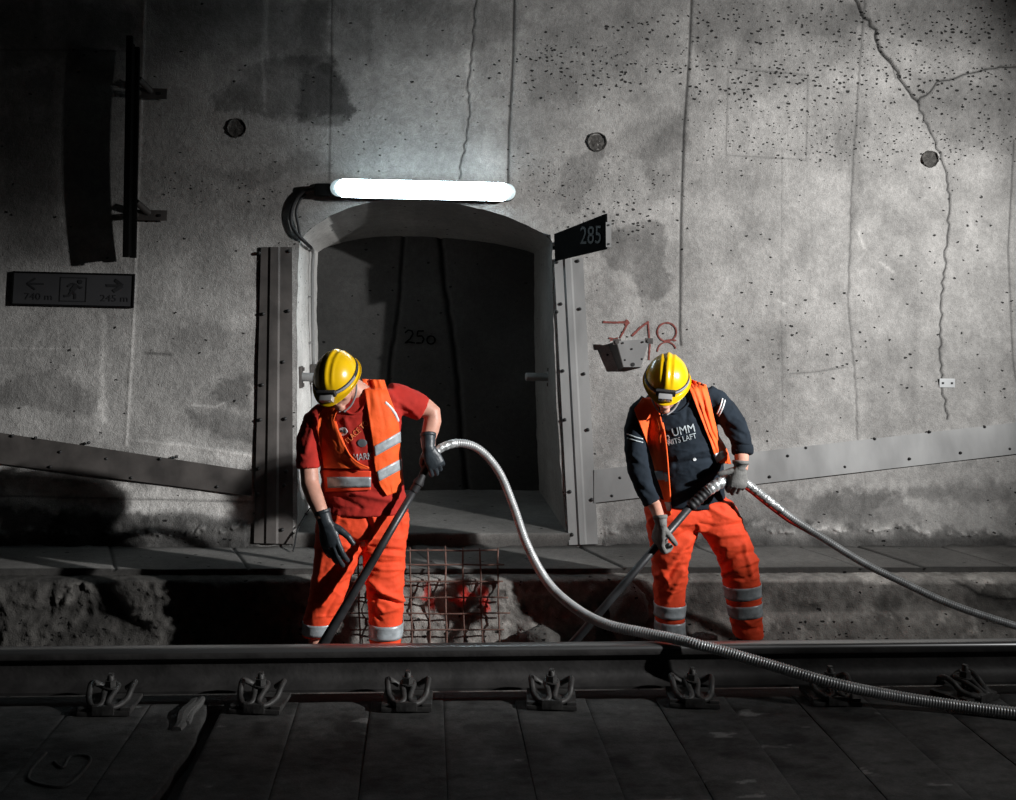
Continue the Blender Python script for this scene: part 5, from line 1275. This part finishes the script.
ARs = [(648, 494, 4.94, 6.5), (655, 506, 4.91, 6.6), (658, 514, 4.86, 6), (660, 522, 4.825, 5.6)]
body = MB(); head_into(body, MhB)
nk = [MhB @ Vector((0, .03, -.02)), MhB @ Vector((0, .05, -.07)), P(684, 395, 4.98), P(684, 410, 5.03)]
body.loft([(nk[0], .052, .055), (nk[1], .055, .058), (nk[2], .060, .060), (nk[3], .085, .075)], n=20)
rows(body, TB_[1:], shrink=.014, e=2.0); rows(body, PB, shrink=.012); legrows(body, LB, 0, .018); legrows(body, RB, 0, .018)
for q in (ALs, ARs): limb(body, q)
limb(body, [(q[0], q[1], q[2], q[3] * .78) for q in AL]); limb(body, [(q[0], q[1], q[2], q[3] * .78) for q in AR])
for (fx, fy, Y_) in ((670, 645, 5.12), (749, 640, 5.12)):
    b_ = P(fx, fy, Y_); body.loft([(b_ + Vector((0, 0, .1)), .05, .05), (Vector((b_.x, b_.y, -.05)), .042, .046), (Vector((b_.x, b_.y - .01, TF + .06)), .034, .05)], n=16)
link('body', remesh(body, .0045, 3), M['skin'], rb_)
sh = MB(); rows(sh, TB_, e=2.0); limb(sh, AL); limb(sh, AR); me = remesh(sh, .006, 6)
crease(me, [([(678, 458), (695, 452), (715, 448)], 2.5, .009), ([(676, 465), (695, 460), (718, 458)], 2.2, -.009), ([(675, 490), (695, 484), (716, 470)], 2.5, .007), ([(728, 425), (738, 432), (746, 436)], 2.2, -.008), ([(724, 432), (736, 441), (748, 444)], 2.2, .009), ([(732, 449), (742, 453), (751, 450)], 2.0, .007),
            ([(732, 445), (742, 448), (750, 446)], 1.5, -.007), ([(718, 402), (728, 420)], 2.5, .006), ([(688, 402), (686, 420)], 2, -.005), ([(632, 455), (640, 462)], 2.2, .006), ([(640, 488), (652, 496)], 2.2, -.006)], .0035, (7, 7, 15), 21)
sho = link('long_sleeved_shirt', me, M['navy'], rb_); bvB = bvh_of(me)
ct = []
for (x, y) in ((664, 399), (667, 408), (674, 413), (682, 410), (689, 402), (693, 390)):
    d = ray(x, y).normalized(); h = bvB.ray_cast(CAM, d, 7); ct.append(CAM + d * ((h[3] if h[0] is not None else 4.95) - .003))
mb = MB(); mb.tube(catmull(ct, 5), .0055, 8); mb.build('collar', M['navy'], sho, True)
mb = MB(); c = P(742.5, 452, 4.91); mb.loft([(P(742, 445, 4.92), .052, .050), (P(742.4, 449, 4.915), .054, .052), (P(742.6, 453.5, 4.91), .052, .050), (P(742.7, 455, 4.908), .044, .042)], n=24); me_ = remesh(mb, .005, 2); link('rolled_cuff', me_, M['navy'], sho)
tr = MB(); rows(tr, PB, n=44); legrows(tr, LB, 0, 0); legrows(tr, RB, 0, 0); me = remesh(tr, .0065, 5)
crease(me, [([(696, 527), (680, 535), (664, 540)], 2.5, -.010), ([(700, 524), (715, 527), (738, 524)], 2.2, -.009), ([(700, 530), (720, 536), (744, 534)], 2.4, .009), ([(690, 540), (676, 560), (658, 576)], 3.2, .013), ([(686, 550), (674, 568), (662, 588)], 2.6, -.011), ([(655, 560), (664, 572), (668, 584)], 2.4, .010),
            ([(684, 570), (676, 585), (668, 600)], 2.4, .009), ([(722, 566), (736, 556), (754, 552)], 2.6, -.011), ([(724, 574), (740, 566), (757, 560)], 2.4, .011), ([(745, 545), (748, 560), (752, 575)], 2.4, .009), ([(737, 616), (750, 624), (760, 618)], 2, .009), ([(736, 625), (746, 631), (760, 628)], 2, -.008),
            ([(710, 508), (724, 516), (738, 520)], 2.4, .008), ([(700, 545), (714, 548)], 2, .006), ([(650, 520), (655, 540)], 2.5, .007), ([(728, 577), (745, 580), (757, 572)], 2, -.007)], .0055, (5, 5, 16), 31)
tro = link('trousers', me, M['trouser'], rb_); bvT = bvh_of(me)
for a, b in ((602.5, 614.5), (620, 633)): legring(bvT, P(670, a, 5.10), P(670, b, 5.11), 'reflective_band', M['band'], tro)
for a, b, x in ((583, 595, 742), (603, 615, 744)): legring(bvT, P(x, a, 5.07), P(x + 1, b, 5.09), 'reflective_band', M['band'], tro, slope=.10)
boot(rb_, (P(670, 645, 5.12).x, 5.12, TF), -.3, M['boot'], top=.2); boot(rb_, (P(749, 640, 5.12).x, 5.12, TF), .35, M['boot'], top=.2)
# vest
L1 = [(643, 398), (634, 409), (638, 420), (646, 440), (652, 458), (656, 474), (662, 492), (667, 512)]; R1 = [(656, 397), (659, 409), (664, 430), (667, 455), (668.5, 475), (670, 495), (671, 519)]
vp = castpanel(bvB, L1, R1, 26, 66, .013, 5, wav=.012, seed=12); vl = link('vest_front', vp, M['vest'], rb_); vl['label'] = 'shaded vest front hanging down as a narrow strip'; bvV = bvh_of(vp)
castline(bvV, [(659, 408), (664, 430), (667, 455), (668.5, 475), (670, 495), (670.6, 515)], .0045, 'piping', M['vest'], vl, .003)
for q in ([(654.5, 471), (663, 471), (664.5, 480), (657.5, 480)], [(664, 472.5), (669, 472), (669.5, 481), (665, 481.5)], [(664.5, 502), (671, 502), (671, 511), (667, 511)]): vband(bvV, q, vl, nu=8)
L2 = [(685, 377), (690, 390), (696, 406), (703, 424), (710, 442), (714, 454), (720, 463)]; R2 = [(706, 385), (710, 400), (714, 418), (718, 434), (724, 444), (727, 450), (731, 464)]
vp = castpanel(bvB, L2, R2, 24, 60, .014, 5, wav=.014, seed=15, lift=lambda u, v: .012 * np.exp(-((u - .75) / .12) ** 2) + .010 * np.exp(-((u - .35) / .1) ** 2)); vr = link('vest_front', vp, M['vest'], rb_); vr['label'] = 'brightly lit vest front pulled aside on the left shoulder'; bvV = bvh_of(vp)
vband(bvV, [(713, 455), (722.5, 450.5), (725.5, 456.5), (717, 463)], vr, nu=10)
L2 = [(718, 460), (722, 466), (727, 469)]; 
BL_ = [(668, 386), (642, 400), (642, 430), (648, 470), (652, 496)]; BR_ = [(700, 384), (716, 400), (717, 430), (722, 470), (724, 496)]
vb = backpanel(bvB, BL_, BR_, rb_, M['vest'])
for q in ([(647, 447), (718, 447), (718, 458), (648, 458)], [(650, 474), (721, 474), (721, 485), (651, 485)]):
    link('reflective_band', castpanel(bvB, [q[0], q[3]], [q[1], q[2]], 24, 3, .019, 5, thick=.002, back=True), M['band'], vb)
castprint(bvB, 'UMM', 683.5, 430.5, 11.5, 13, matl=M['print'], parent=sho, sx=.92); castprint(bvB, 'NITS LAFT', 682, 439.5, 7.6, 15, matl=M['print'], parent=sho, sx=.85); castprint(bvB, '3', 668.5, 440, 13, 10, matl=M['print'], parent=sho, sx=.7)
disc(bvB, 694.5, 459.5, 1.8, 1.4, M['piping'], sho)
for q in ([(725, 400), (723, 407), (719, 416)], [(722.5, 398.5), (720.5, 406), (717, 414)]): castline(bvB, q, .004, 'sleeve_stripe', M['piping'], sho)
for q in ([(627, 434), (635, 437), (643, 439)], [(627, 438), (635, 440.5), (643, 442.5)]): castline(bvB, q, .003, 'sleeve_stripe', M['print'], sho)
glove(rb_, P(740.5, 467, 4.845), (-.12, -.06, -1), (.08, -1, .05), M['glove_grey'], curls=[(45, 70, 50), (42, 72, 50), (45, 72, 50), (50, 72, 50)], right=False, cuff=.025, cuffr=(.037, .035), cuffdir=(.05, .1, 1), thumb=((.35, .9, -.1), (.35, .9, -.3)), sc=1.0, tt=(.022, .020), name='work_glove')
Gp = P(664, 538, 4.845); Xh = Vector((-.12, .25, -.95)).normalized(); Zh = Vector((-.85, -.45, .1)).normalized()
glove(rb_, Gp + Zh * .036 - Xh * .072, Xh, Zh, M['glove_grey'], curls=[(35, 70, 45), (38, 70, 45), (40, 70, 45), (42, 70, 45)], right=True, cuff=.035, cuffr=(.033, .031), cuffdir=(-.1, .25, 1), thumb=((.55, .5, -.5), (.75, .0, -.7)), sc=1.02, name='work_glove')
helmet(rb_, MhB)
# ================================================================== light
def spot(name, loc, aim, W_, cone, blend, size, col=(1, 1, 1)):
    l = bpy.data.lights.new(name, 'SPOT'); l.energy = W_; l.spot_size = math.radians(cone); l.spot_blend = blend; l.shadow_soft_size = size; l.color = col
    o = bpy.data.objects.new(name, l); COL.objects.link(o); o.location = loc; o.rotation_euler = (Vector(aim) - Vector(loc)).to_track_quat('-Z', 'Y').to_euler(); return o
spot('work_lamp', (5.4, 2.0, 3.0), (2.2, 6.2, 1.9), 1780, 50, 1.0, .05)
spot('work_lamp_second', (5.35, 2.05, 2.85), (-.25, 5.1, .75), 2350, 28, .9, .05)
spot('added_fill_spot', (5.45, 2.1, 2.9), (2.2, 4.9, .1), 210, 85, 1.0, .06)  # added fill, stands in for lamp spill on foreground and walkway
w = bpy.data.worlds.new('world'); scn.world = w; w.use_nodes = True; w.node_tree.nodes['Background'].inputs[0].default_value = (.6, .7, .8, 1); w.node_tree.nodes['Background'].inputs[1].default_value = .002
